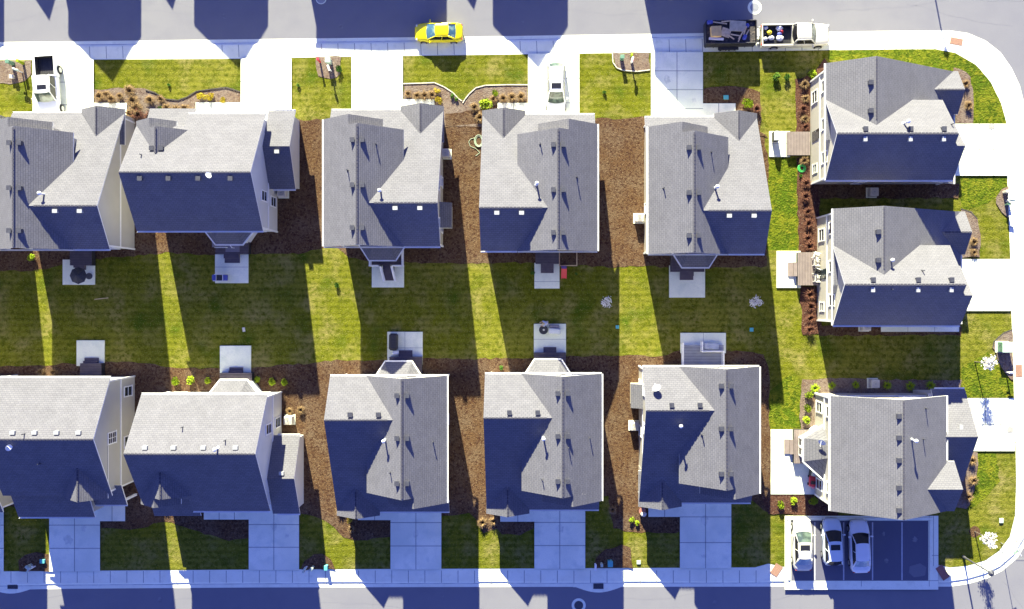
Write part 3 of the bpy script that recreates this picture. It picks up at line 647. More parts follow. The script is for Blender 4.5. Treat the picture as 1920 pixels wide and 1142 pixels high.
    if bump:
        y = MB(T); y.box((2.0, 9.8, 0), (4.0, 10.75, 2.6)); yo = y.build('side_bay', M[wall], root)
        y = MB(T); y.add([(1.85,9.88,3.3),(4.15,9.88,3.3),(4.15,10.95,2.65),(1.85,10.95,2.65),(1.85,9.88,3.15),(4.15,9.88,3.15),(4.15,10.95,2.55),(1.85,10.95,2.55)],
            [(0,1,2,3),(4,7,6,5),(3,2,6,7),(1,5,6,2),(0,3,7,4)], [0,1,1,1,1], [((0,0),(2.3,0),(2.3,1.2),(0,1.2)),None,None,None,None]); y.build('roof', [M[roofm], M['trim']], yo)
    return root, T

N_, E_, S_, W_ = (0,1), (1,0), (0,-1), (-1,0)
PA = lambda *extra: list(extra)
h_a1, _ = house_salt('grey roofed house behind the white pickup with dark bed, cut by the left edge', -47.2, 4.55, N_, E_, sidewin=False, lo=.6, wall='beige', bay=False, pipes=[(4.6,5.4,6.95,True),(8.2,5.0,6.6,False)])
h_a3, _ = house_salt('grey roofed house just below the yellow car, with white railed deck', -18.33, 4.8, N_, E_, lo=.5, wall='beige', bump=True, pipes=[(4.6,5.3,6.95,True),(8.6,4.9,7.2,False),(6.3,2.6,7.7,False)])
h_a4, _ = house_salt('grey roofed house below the white wagon parked on its driveway', 5.6, 4.4, N_, W_, wall='cream', bay=False, pipes=[(5.6,5.3,6.95,True),(6.2,1.9,7.1,False),(9.0,5.0,7.2,False)])
h_a5, _ = house_salt('grey roofed house below the shaded driveway left of the black trailer', 10.03, 4.15, N_, E_, wall='cream', pipes=[(5.6,5.6,6.7,True),(8.6,5.2,6.95,False),(5.6,1.2,6.5,False)])
h_b3, _ = house_salt('grey roofed house right of the wide E shaped pair, with black covered grill on its patio', -7.56, -6.53, S_, W_, wall='beige', side='n', pipes=[(5.3,5.1,7.05,True),(5.6,1.1,6.35,False),(8.0,4.6,7.5,False)])
h_b3['label'] = 'grey roofed house behind the patio with a long black cover'
h_b4, _ = house_salt('grey roofed house behind the patio with round black fire pit', 5.97, -6.35, S_, W_, wall='grey_side', side='n', pipes=[(5.3,5.1,7.05,True),(5.4,1.1,6.35,False),(6.0,3.0,7.9,False),(8.9,5.2,7.0,False)])
h_b5, Tb5 = house_salt('grey roofed house with a satellite dish behind the white railed grey deck', 19.75, -5.72, S_, W_, wall='cream', bay=False, side='n', pipes=[(4.9,7.2,6.65,True),(5.7,5.3,7.0,False)])
h_c1, _ = house_salt('corner house at the upper right with cream wall and four windows', 25.56, 10.6, E_, N_, rearwin=True, wall='cream', bay=False, side='n', mv='one', pipes=[(5.9,4.5,7.6,True),(9.9,4.4,7.6,False)], roofm='shingle2')
h_c2, _ = house_salt('middle right house with cluttered deck on its cream wall side', 26.2, -2.1, E_, N_, rearwin=True, wall='cream', bay=False, side='n', mv='one', pipes=[(4.3,5.6,6.7,True),(6.9,4.7,7.4,False),(4.0,3.1,8.0,False)], roofm='shingle2')
dish(h_b5, Tb5, 1.7, 9.2, 6.4, 1.25, 2.6)
y = MB(Tb5); y.box((1.9, 9.8, 0), (3.8, 10.7, 2.6)); yo = y.build('side_bay', M['cream'], h_b5)
y = MB(Tb5); y.add([(1.75,9.88,3.3),(3.95,9.88,3.3),(3.95,10.9,2.65),(1.75,10.9,2.65),(1.75,9.88,3.15),(3.95,9.88,3.15),(3.95,10.9,2.55),(1.75,10.9,2.55)],
    [(0,1,2,3),(4,7,6,5),(3,2,6,7),(1,5,6,2),(0,3,7,4)], [0,1,1,1,1], [((0,0),(2.3,0),(2.3,1.2),(0,1.2)),None,None,None,None]); y.build('roof', [M['shingle'], M['trim']], yo)
# neighbours outside the frame whose shadows fall into it
house_salt('house west of the frame, above', -58.85, 4.6, N_, E_, wall='beige', hidden=True)
house_salt('house west of the frame, below', -47.95, -6.6, S_, W_, wall='beige', hidden=True)

def house_wide(label, ox, oy, U, V, wall, group, flip=False, gv=0):
    (X, Y), T = frame(ox, oy, U, V)
    root = thing('house', label, 'house', (X, Y, 0), group=group)
    ze, zr = 5.4, 8.7; k = .711
    pz = lambda u: zr-k*(u-4.64)
    r = MB(T)
    slab(r, 'v', 0, 11.05, 0, ze, 4.64, zr); slab(r, 'v', 4.2, 11.05, 10.4, pz(10.4), 4.64, zr); slab(r, 'v', 0, 4.2, 9.1, pz(9.1), 4.64, zr)
    groof(r, 'v', 10.7, 13.15, 4.0, 7.55, 11.1, 2.7, 4.6, 2.7)
    groof(r, 'u', 5.6, 8.75, -.03, 2.55, 5.1, 5.42, 7.5, 5.42)
    groof(r, 'u', 8.75, 9.6, -.03, 1.75, 3.5, 5.42, 6.85, 5.42)
    slab(r, 'v', -.02, 4.2, 11.3, 2.75, 9.0, 4.0)
    r.build('roof', [M['shingle'], M['trim']], root)
    w = MB(T)
    gwall(w, 'v', .33, 10.75, 0, 4.64, 9.2, ze, zr, pz(9.2)); gwall(w, 'v', 4.5, 10.72, 0, 4.64, 10.4, ze-.01, zr-.01, pz(10.4)-.01, .34)
    gwall(w, 'v', 10.6, 12.82, 4.0, 7.55, 11.1, 2.7, 4.6, 2.7)
    gwall(w, 'u', 6, 8.45, 0, 2.55, 5.1, 5.42, 7.5, 5.42, .35, 0); gwall(w, 'u', 8.4, 9.3, 0, 1.75, 3.5, 5.42, 6.85, 5.42, .36, 0)
    w.box((9, .4, 0), (10.9, 3.9, 2.7)); w.build('wall', M[wall], root)
    b = MB(T)
    b.box((.3, 10.74, 2.78), (9.2, 10.80, 2.98)); b.box((.3, .28, 2.78), (8.8, .335, 2.98)); b.box((.28, .3, 2.78), (.345, 10.78, 2.98))
    for (u, v) in ((.34, .34), (.34, 10.74)): b.box((u-.07, v-.07, 0), (u+.07, v+.07, 5.25))
    b.build('trim_band', M['trim'], root)
    c = MB(T); caps(c, 'v', 0, 11.0, 4.64, zr, .12); c.build('ridge_cap', M['shingle'], root)
    c = MB(T); caps(c, 'u', 6.4, 8.7, 2.55, 7.5, .13); c.build('ridge_cap', M['shingle'], root)
    gutter(root, T, 'v', 0, 11.05, 0, ze, -1); gutter(root, T, 'v', 4.2, 11.0, 10.4, 4.6, 1); gutter(root, T, 'v', 11.1, 13.15, 11.1, 2.73, 1); gutter(root, T, 'v', 11.1, 13.15, 4.0, 2.73, -1)
    for v in (1.7, 4.1, 6.6, 9.3): vent(root, T, 4.15, v, zr-.33, 'vent' if not flip else 'ventlit')
    if flip: pipe(root, T, 4.2, 7.8, zr-.3, True, .7); pipe(root, T, 2.6, 4.4, 7.2, False); pipe(root, T, 3.6, 8.3, 7.9, False)
    else: dish(root, T, 4.35, 7.6, zr-.3, .9, 1.2); pipe(root, T, 6.3, 1.4, 7.4, False); vent(root, T, 6.9, 2.15, 7.15); vent(root, T, 6.9, 2.95, 7.15)
    vent(root, T, 7.1, 12.0, 4.4, 'ventlit')
    for u, z in ((3.2, 4.2), (3.0, 1.5)): window(root, T, (u, 10.76, z), 'v', 1, .8, 1.4, grid=False)
    for u, z in ((2.2, 4.2), (6.2, 4.2), (4.4, 1.5)): window(root, T, (u, .34, z), 'v', -1, .8, 1.3)
    for v in (1.6, 9.3): window(root, T, (.34, v, 4.1), 'u', -1, 1, 1.3); window(root, T, (.34, v, 1.5), 'u', -1, 1, 1.3)
    window(root, T, (8.46, 2.55, 5.3), 'u', 1, .9, 1.0)
    garage_door(root, T, 10.76, 10.95, 12.7); garage_door(root, T, 10.06, 6.2, 10.6); front_door(root, T, (10.9, 2.2, .2), 'u', 1)
    y = MB(T); v0 = 5.6; fp = [(.4,v0-.3),(-.75,v0+.5),(-.75,v0+2.6),(.4,v0+3.4)]; y.prism(fp, 0, 2.75); bo = y.build('bay', M[wall], root)
    y = MB(T); y.add([(.34,v0-.7,2.75),(-1.0,v0+.35,2.75),(-1.0,v0+2.75,2.75),(.34,v0+3.8,2.75),(.34,v0+.7,3.55),(.34,v0+2.3,3.55)], [(0,1,4),(1,2,5,4),(2,3,5),(3,0,4,5),(0,3,2,1)], [0,0,0,0,1],
          [((0,0),(1,0),(1,1)),((0,0),(2.4,0),(2,1.5),(.5,1.5)),((0,0),(1,0),(1,1)),None,None]); y.build('roof', [M['shingle'], M['trim']], bo)
    y = MB(T); ee = [(.30,v0-.75),(-1.05,v0+.32),(-1.05,v0+2.78),(.30,v0+3.85)]
    for i in range(3):
        a, b2 = Vector(ee[i]), Vector(ee[i+1]); d = b2-a; m_ = (a+b2)/2; y.cbox((m_.x, m_.y, 2.70), (d.length+.06, .12, .13), rot=math.atan2(d.y, d.x))
    y.build('gutter', M['trim'], bo)
    return root, T
h_a2, _ = house_wide('wide grey roofed house with dark south slope, second from left in the top row', -34.7, 6.16, N_, E_, 'grey_side', 'wide ridged houses with a garage wing')
h_b2, _ = house_wide('wide grey roofed house with garage wing, second from left in the bottom row', -34.3, -8.14, S_, E_, 'grey_side', 'wide ridged houses with a garage wing', flip=True)

def house_left():
    (X, Y), T = frame(-36.97, -6.67, S_, W_)
    root = thing('house', 'wide house at the lower left edge, with two windows in its pale side wall', 'house', (X, Y, 0))
    ze, zr = 5.45, 8.4; pz = lambda u: zr-.6*(u-4.93)
    r = MB(T); slab(r, 'v', 0, 9.6, 0, ze, 4.93, zr); slab(r, 'v', 0, 9.6, 10.4, pz(10.4), 4.93, zr)
    groof(r, 'u', 6.0, 10.6, .3, 2.2, 4.1, 5.3, 6.75, 5.3)
    slab(r, 'v', -.3, 2.6, 11.7, 3.0, 9.7, 4.1); slab(r, 'v', 2.6, 9.5, 12.8, 3.0, 9.7, 4.6)
    r.build('roof', [M['shingle'], M['trim']], root)
    w = MB(T); gwall(w, 'v', .33, 9.25, 0, 4.93, 10.4, ze, zr, pz(10.4)); gwall(w, 'u', 6.3, 10.25, .3, 2.2, 4.1, 5.3, 6.75, 5.3)
    w.add([(9,2.9,0),(12.4,2.9,0),(12.4,2.9,3.05),(9,2.9,4.7),(9,9.1,0),(12.4,9.1,0),(12.4,9.1,3.05),(9,9.1,4.7)], [(0,1,2,3),(7,6,5,4),(1,5,6,2),(0,3,7,4),(3,2,6,7)])
    w.build('wall', M['beige'], root)
    b = MB(T); b.box((.3, .28, 2.78), (10.1, .335, 2.98)); b.box((.28, .3, 2.78), (.345, 9.28, 2.98)); b.box((.27, .27, 0), (.41, .41, 5.3)); b.box((10.0, .27, 0), (10.14, .41, 5.0)); b.build('trim_band', M['trim'], root)
    p = MB(T)
    for v in (.2, 2.3): p.box((11.3, v-.1, 0), (11.5, v+.1, 3.0))
    p.build('porch_post', M['trim'], root)
    c = MB(T); caps(c, 'v', 0, 9.5, 4.93, zr, .12); c.build('ridge_cap', M['shingle'], root)
    c = MB(T); caps(c, 'u', 7.5, 10.5, 2.2, 6.75, .13); c.build('ridge_cap', M['shingle'], root)
    gutter(root, T, 'v', 0, 9.6, 0, ze, -1); gutter(root, T, 'v', 2.6, 9.5, 12.8, 3.0, 1); gutter(root, T, 'v', -.3, 2.6, 11.7, 3.0, 1)
    for k in range(5): vent(root, T, 4.4, 1.35+k*1.85, zr-.3, 'ventlit')
    dish(root, T, 5.6, 7.0, 8.0, .9, -1.4); pipe(root, T, 4.5, 5.9, 8.1, False); pipe(root, T, 7.2, 5.2, 7.0, False)
    window(root, T, (1.6, .33, 1.5), 'v', -1, .8, 1.4); window(root, T, (5.4, .33, 4.5), 'v', -1, .9, 1.35, grid=True); window(root, T, (6.2, .33, 1.5), 'v', -1, .9, 1.35)
    for v in (3, 7): window(root, T, (.34, v, 4.1), 'u', -1, 1, 1.3)
    garage_door(root, T, 12.42, 3.6, 8.4); front_door(root, T, (10.14, 1.3, .2), 'u', 1)
    return root
house_left()

def house_corner():
    (X, Y), T = frame(25.98, -8.25, E_, S_)
    root = thing('house', 'corner house at the lower right, above the parking court', 'house', (X, Y, 0))
    ze, zr = 5.4, 8.55
    r = MB(T); groof(r, 'v', 0, 10.1, 0, 5.08, 10.17, ze, zr, ze)
    slab(r, 'u', 9.85, 12.9, -.35, 3.15, 3.6, 5.5); slab(r, 'u', 9.85, 12.9, 8.0, 2.85, 3.6, 5.5)
    groof(r, 'u', 6.6, 10.9, 5.75, 7.9, 10.13, 5.3, 6.85, 5.3)
    r.build('roof', [M['shingle2'], M['trim']], root)
    w = MB(T); gwall(w, 'v', .33, 9.75, 0, 5.08, 10.17, ze, zr, ze); gwall(w, 'u', 9.5, 12.55, -.3, 3.6, 8.0, 3.15, 5.5, 2.9, .33); gwall(w, 'u', 7, 10.6, 5.8, 7.9, 10.1, 5.3, 6.85, 5.3)
    w.build('wall', M['cream'], root)
    b = MB(T); b.box((.28, .3, 2.78), (.345, 9.78, 2.98)); b.box((.28, .27, 2.78), (9.8, .335, 2.98)); b.box((.3, 9.74, 2.78), (9.8, 9.80, 2.98))
    for v in (.33, 9.76): b.box((.26, v-.08, 0), (.42, v+.08, 5.3))
    b.build('trim_band', M['trim'], root)
    c = MB(T); caps(c, 'v', .05, 10.05, 5.08, zr, .13); c.build('ridge_cap', M['shingle2'], root)
    gutter(root, T, 'v', 0, 10.1, 0, ze, -1); gutter(root, T, 'u', 10.2, 12.9, -.35, 3.15, -1); gutter(root, T, 'v', 0, 5.7, 10.17, ze, 1)
    for k in range(5): vent(root, T, 4.72, [1.4, 3.2, 5.1, 7.4, 9.3][k], zr-.25)
    pipe(root, T, 5.95, 3.4, 8.0, True); pipe(root, T, 7.6, .9, 7.0, False); pipe(root, T, 7.3, 3.5, 7.15, False); vent(root, T, 11.6, 2.8, 4.95, 'ventlit')
    for v, z in ((1.5, 1.5), (8.6, 1.5), (1.6, 4.2), (8.4, 4.3)): window(root, T, (.34, v, z), 'u', -1, .85, 1.4)
    for u in (2.5, 7.5): window(root, T, (u, .33, 4.1), 'v', -1, 1, 1.3); window(root, T, (u, 9.76, 4.1), 'v', 1, 1, 1.3)
    garage_door(root, T, 12.56, 1.2, 6); front_door(root, T, (10.0, 8.8, .2), 'u', 1)
    # glazed breakfast bay on the garden side
    y = MB(T); fp = [(.4,3.3),(-1.3,4.3),(-1.3,6.1),(.4,7.6)]; y.prism(fp, 0, 2.75); bo = y.build('bay', M['trim'], root)
    y = MB(T); y.add([(.34,3.0,2.75),(-1.5,4.15,2.75),(-1.5,6.25,2.75),(.34,7.9,2.75),(.34,4.2,3.7),(.34,5.8,3.7)], [(0,1,4),(1,2,5,4),(2,3,5),(3,0,4,5),(0,3,2,1)], [0,0,0,0,1],
          [((0,0),(1,0),(1,1)),((0,0),(2.4,0),(2,1.5),(.5,1.5)),((0,0),(1,0),(1,1)),None,None]); y.build('roof', [M['shingle2'], M['trim']], bo)
    y = MB(T); ee = [(.30,2.95),(-1.55,4.12),(-1.55,6.28),(.30,7.95)]
    for i in range(3):
        a, b2 = Vector(ee[i]), Vector(ee[i+1]); d = b2-a; m_ = (a+b2)/2; y.cbox((m_.x, m_.y, 2.70), (d.length+.06, .12, .13), rot=math.atan2(d.y, d.x))
    y.build('gutter', M['trim'], bo)
    window(bo, T, (-1.31, 4.75, 1.6), 'u', -1, .65, 1.5); window(bo, T, (-1.31, 5.6, 1.6), 'u', -1, .65, 1.5)
    dish(root, T, -.2, 4.3, 3.2, 1.15, 2.3)
house_corner()

# houses across the street to the north: out of the frame, their gables shade the road
def house_north(cx_px, half, apex_z, he, wedge=None, width_px=None, name='', depth=9, ymin=71):
    """front gable whose shadow ends on the road; cx_px = centre of the gable shadow at its eaves"""
    L = he/math.tan(EL)
    y0 = (565-ymin)/20 + L*math.cos(az); x0 = (cx_px-1000)/20 - L*math.cos(az)*AZT
    root = thing('house', name, 'house', (x0, y0, 0), group='houses across the street')
    r = MB(); groof(r, 'u', 0, depth, -half, 0, half, he, apex_z, he); 
    w = MB(); gwall(w, 'u', .3, depth-.3, -half, 0, half, he, apex_z, he)
    if wedge:
        wx, wh, wz, wy = wedge
        fl = lambda p: p
        groof(r, 'u', wy, wy+6, wx-wh, wx, wx+wh, wz-wh*.93, wz, wz-wh*.93); gwall(w, 'u', wy+.3, wy+5.7, wx-wh, wx, wx+wh, wz-wh*.93, wz, wz-wh*.93)
    for mb in (r, w): mb.T = lambda u, v, z: (v, u, z)
    r.build('roof', [M['shingle'], M['trim']], root); w.build('wall', M['beige'], root)
    for x in (-1.2, 1.2):
        f = MB(); f.box((x-.4, .26, 3.6), (x+.4, .34, 4.9)); f.build('window', M['glass'], root)
    f = MB(); f.box((-half+.6, .24, 0), (half-.6, .33, 2.2)); f.build('garage_door', M['trim'], root)
house_north(197, 3.4, 7.4, 5.4, (-5.3, 1.4, 5.6, 2.0), name='house beyond the top edge, leftmost whose shadow shows', ymin=70)
house_north(434, 3.45, 7.3, 5.4, (-5.6, 1.4, 5.6, 2.0), name='house beyond the top edge, second from left', ymin=50)
house_north(716, 6.1, 6.0, 5.9, name='wide house beyond the top edge, above the yellow car', ymin=98)
house_north(995, 3.5, 7.4, 5.4, (-5.4, 1.4, 5.6, 2.0), name='house beyond the top edge, above the white wagon', ymin=50)
house_north(1321, 4.55, 8.35, 5.6, name='house beyond the top edge, above the black trailer', ymin=157, depth=10)
house_north(-60, 3.4, 7.5, 5.4, name='house beyond the top edge, far left', ymin=88)

# ------------------------------------------------------------------ decks
def deck(label, x0, y0, x1, y1, step, sd_, m_='deck', along='x', z=.85, rail=None, steps=2):
    """pixel rectangle of the deck top; step = pixel rectangle of the stairs; sd_ = side the stairs descend to"""
    a = P(x0, y1, z); b = P(x1, y0, z); cx, cy = (a.x+b.x)/2, (a.y+b.y)/2
    root = thing('deck', label, 'deck', (cx, cy, 0), group='wooden back decks')
    w, d = b.x-a.x, b.y-a.y
    f = MB(); k = .14
    if along == 'x':
        n_ = int(d/k)
        for i in range(n_): f.cbox((0, -d/2+d*(i+.5)/n_, z), (w, d/n_-.03, .035))
    else:
        n_ = int(w/k)
        for i in range(n_): f.cbox((-w/2+w*(i+.5)/n_, 0, z), (w/n_-.03, d, .035))
    f.build('floor', M[m_], root)
    f = MB(); f.box((-w/2+.02, -d/2+.02, .1), (w/2-.02, d/2-.02, z-.03)); f.build('skirt', M['trim' if m_ == 'deckgrey' else 'dark'], root)
    if step:
        sa = P(step[0], step[3], .4); sb = P(step[2], step[1], .4)
        L = (sb.y-sa.y) if sd_ in 'NS' else (sb.x-sa.x)
        f = MB(); ns = steps
        for i in range(ns):
            zz_ = z-.05-(i+1)*(z-.2)/(ns+.6)+.08
            t0, t1 = i/ns, (i+1)/ns
            if sd_ == 'S': f.box((sa.x-cx, sb.y-cy-L*t1, .1), (sb.x-cx, sb.y-cy-L*t0+.01*(i == 0), zz_))
            if sd_ == 'N': f.box((sa.x-cx, sa.y-cy+L*t0, .1), (sb.x-cx, sa.y-cy+L*t1, zz_))
            if sd_ == 'W': f.box((sb.x-cx-L*t1, sa.y-cy, .1), (sb.x-cx-L*t0, sb.y-cy, zz_))
        f.build('steps', M[m_], root)
    if rail:
        for pts in rail:
            f = MB(); q = [P(p_[0], p_[1], z+.9) for p_ in pts]; q = [Vector((p.x-cx, p.y-cy, z+.9 if len(p_) < 3 else p_[2])) for p, p_ in zip(q, pts)]
            for i in range(len(q)-1):
                p0, p1 = q[i], q[i+1]; dd = p1-p0; L = dd.length
                f.cyl(p0, p1, .075, n=6); f.cyl(p0-Vector((0,0,.72)), p1-Vector((0,0,.72)), .05, n=6)
                for j in range(int(L/.16)+1):
                    c = p0.lerp(p1, j/max(1, int(L/.16))); f.cbox((c.x, c.y, c.z-.36), (.035, .035, .72))
            for p in q: f.cbox((p.x, p.y, p.z-.42), (.11, .11, 1.0)); f.cbox((p.x, p.y, p.z+.1), (.14, .14, .05))
            f.build('railing', M['trim'], root)
    return root
deck('shaded deck behind the house at the upper left', 131, 462, 172, 498, (140,498,160,506), 'S', 'deckshade')
deck('shaded deck with two wicker chairs', 404, 440, 466, 476, (421,476,449,493), 'S', 'deckshade')
deck('deck with white railings and railed stairs', 692, 462, 754, 498, (719,498,739,526), 'S', 'deckshade', steps=4, rail=[[(693,470),(693,498),(712,498)], [(712,498,1.75),(717,526,1.05)], [(754,462),(754,498),(733,498)], [(733,498,1.75),(738,526,1.05)]])
deck('shaded deck beside the red toy slide', 1004, 466, 1048, 495, (1014,495,1038,512), 'S', 'deckshade')
deck('shaded deck above the empty square patio', 1258, 466, 1321, 510, (1275,510,1300,525), 'S', 'deckshade')
deck('small shaded deck behind the wide house at lower left', 150, 681, 190, 712, (158,671,184,682), 'N', 'deckshade')
deck('shaded deck above the roof bay, beside lime shrubs', 412, 699, 472, 738, (430,689,455,700), 'N', 'deckshade')
deck('shaded deck by the black covered patio furniture', 730, 669, 791, 712, (748,657,773,669), 'N', 'deckshade')
deck('shaded deck below the fire pit patio', 1001, 661, 1061, 700, (1019,651,1043,662), 'N', 'deckshade')
deck('grey deck with white railings', 1280, 647, 1357, 696, None, '', 'deckgrey', z=.75, rail=[[(1281,696),(1281,644)], [(1357,696),(1357,659),(1317,659),(1317,642)]])
deck('brown deck on the garden side of the upper right house', 1476, 247, 1519, 291, None, '', along='y', z=.6)
deck('brown deck with steps and folding chairs', 1496, 473, 1534, 535, (1478,492,1496,518), 'W', along='y')
deck('brown deck with two steps beside the bay window', 1489, 806, 1526, 869, (1471,824,1489,851), 'W', along='y')

# ------------------------------------------------------------------ vehicles (nose towards +x)
def paint(name, col, rough=.3, metal=.0): return mat(name, col, rough, metal, spec=.6, noise=[(1.2, tuple(c*.95 for c in col), .4, .7, 3)], coord='obj')
M['paintyellow'] = paint('yellow_paint', (.80, .68, .0)); M['paintwhite'] = paint('white_paint', (.80, .81, .80)); M['paintcream'] = paint('cream_paint', (.60, .58, .50)); M['paintsilver'] = paint('pale_blue_silver', (.62, .70, .74), .35, .0)
M['paintbeige'] = paint('beige_paint', (.50, .46, .38), .4)
M['tyre'] = mat('tyre_rubber', (.02, .02, .022), .85); M['rim'] = mat('alloy_rim', (.45, .46, .48), .35, .6); M['lamp'] = mat('headlamp_lens', (.55, .57, .6), .15); M['tail'] = mat('tail_lamp', (.45, .02, .02), .25)
M['cargl'] = mat('car_glass', (.045, .065, .06), .06, spec=.9, noise=[(1.8, (.10, .14, .115), .45, .6, 4)], coord='obj'); M['carglblue'] = mat('tinted_blue_glass', (.05, .12, .18), .06, spec=1.0, noise=[(1.6, (.18, .28, .26), .5, .6, 4)], coord='obj')
M['glassdark'] = mat('dark_car_glass', (.018, .018, .022), .08, spec=.6)
def interp(tab, x):
    for i in range(len(tab)-1):
        if x <= tab[i+1][0]:
            t = (x-tab[i][0])/(tab[i+1][0]-tab[i][0]); return tuple(a+(b-a)*t for a, b in zip(tab[i][1:], tab[i+1][1:]))
    return tab[-1][1:]
def loft(mb, tab, x0, x1, n, mi=0):
    """tab rows: x, half width, z bottom, z shoulder, z crown"""
    rings = []
    for i in range(n+1):
        x = x0+(x1-x0)*i/n; w, zb, zs, zc = interp(tab, x)
        rings.append([(x,-w*.80,zb),(x,-w*.96,zb+.06),(x,-w,zb+(zs-zb)*.5),(x,-w*.975,zs-.06),(x,-w*.90,zs),(x,-w*.6,zc-.01),(x,0,zc),(x,w*.6,zc-.01),(x,w*.90,zs),(x,w*.975,zs-.06),(x,w,zb+(zs-zb)*.5),(x,w*.96,zb+.06),(x,w*.80,zb)])
    k = len(rings[0]); pts = [p for r_ in rings for p in r_]; fs = []
    for i in range(n):
        for j in range(k): a = i*k+j; b = i*k+(j+1) % k; fs.append((a, b, b+k, a+k))
    fs.append(tuple(range(k))[::-1]); fs.append(tuple(range(n*k, n*k+k)))
    mb.add(pts, fs, mi)
def wheels(root, xf, xr, tw, r=.33, w=.22, xs=None):
    for x in (xs or (xf, xr)):
        for s_ in (-1, 1):
            f = MB(); y = s_*tw
            f.cyl((x, y-s_*w/2, r), (x, y+s_*w/2, r), r, n=24); f.cyl((x, y+s_*w/2, r), (x, y+s_*(w/2+.015), r), r*.93, r*.85, n=24)
            t = f.build('wheel', M['tyre'], root)
            f = MB(); f.cyl((x, y+s_*(w/2+.005), r), (x, y+s_*(w/2+.03), r), r*.62, n=20)
            f.build('rim', M['rim'], t)
def glasshouse(root, xb0, xb1, xt0, xt1, wb, wt, zb, zt, pm, glf='cargl', glr='carglblue', gls='glassdark', taper=.93, crown=.05, roofx=0):
    """xb0..xb1 belt ends (rear, front), xt0..xt1 roof ends"""
    def ring(x, w, z, curve): return [(x+curve*(1-(t*t)), w*t, z) for t in (-1, -.6, -.2, .2, .6, 1)]
    # windscreen
    f = MB(); a = ring(xb1, wb*.93, zb, .14); b = ring(xt1, wt*.93, zt-.02, .07); f.add(a+b, [(i, i+1, 7+i, 6+i) for i in range(5)]); f.build('windscreen', M[glf], root)
    f = MB(); a = ring(xb0, wb*.90, zb, -.12); b = ring(xt0, wt*.93, zt-.02, -.06); f.add(a+b, [(i, i+1, 7+i, 6+i) for i in range(5)]); f.build('rear_window', M[glr], root)
    for s_ in (-1, 1):
        f = MB(); f.add([(xb0+.18, s_*wb, zb), (xb1-.10, s_*wb, zb), (xt1-.04, s_*wt, zt-.05), (xt0+.08, s_*wt, zt-.05)], [(0,1,2,3)]); 
        f.build('side_window', M[gls], root)
    # roof skin and pillars
    f = MB(); pts = []; nx = 6
    for i in range(nx+1):
        x = xt0+(xt1-xt0)*i/nx; cv = 0
        for t in (-1, -.9, -.5, 0, .5, .9, 1):
            e = (-.06 if i == 0 else .07 if i == nx else 0)*(1-t*t)
            pts.append((x+e, (wt+.02)*t*(1-.05*abs(2*i/nx-1)**3), zt-.05*(abs(t) > .95)+crown*(1-t*t)*math.sin(math.pi*(i+.8)/(nx+1.6))))
    f.add(pts, [(i*7+j, i*7+j+1, i*7+8+j, i*7+7+j) for i in range(nx) for j in range(6)])
    for s_ in (-1, 1):
        for (xa, za, wa, xc, zc, wc, r_) in ((xb1+.02, zb-.03, wb*.97, xt1+.01, zt-.02, wt*.98, .04), (xb0-.02, zb-.03, wb*.95, xt0, zt-.02, wt*.97, .07), ((xb0+xb1)/2, zb, wb+.005, (xt0+xt1)/2-.05, zt-.04, wt+.005, .025)):
            f.cyl((xa, s_*wa, za), (xc, s_*wc, zc), r_, n=6)
        f.cyl((xt0, s_*wt, zt-.03), (xt1, s_*wt, zt-.03), .035, n=6)
    f.build('roof', pm, root, smooth=True)
def mirrors(root, x, w, z, pm):
    for s_ in (-1, 1):
        f = MB(); f.cbox((x, s_*(w+.12), z), (.13, .22, .14), bev=.03); f.cyl((x, s_*(w-.05), z-.03), (x, s_*(w+.06), z-.02), .03, n=6); f.build('wing_mirror', pm, root)
def lamps(root, xf, xr, w, zf, zr_):
    for s_ in (-1, 1):
        f = MB(); f.cbox((xf, s_*w, zf), (.16, .34, .14), rot=-s_*.45, bev=.03); f.build('headlight', M['lamp'], root)
        f = MB(); f.cbox((xr, s_*w, zr_), (.12, .30, .14), rot=s_*.3, bev=.03); f.build('tail_light', M['tail'], root)
def place(px, py, z, h=0): a = P(px, py, h); return (a.x, a.y, z)
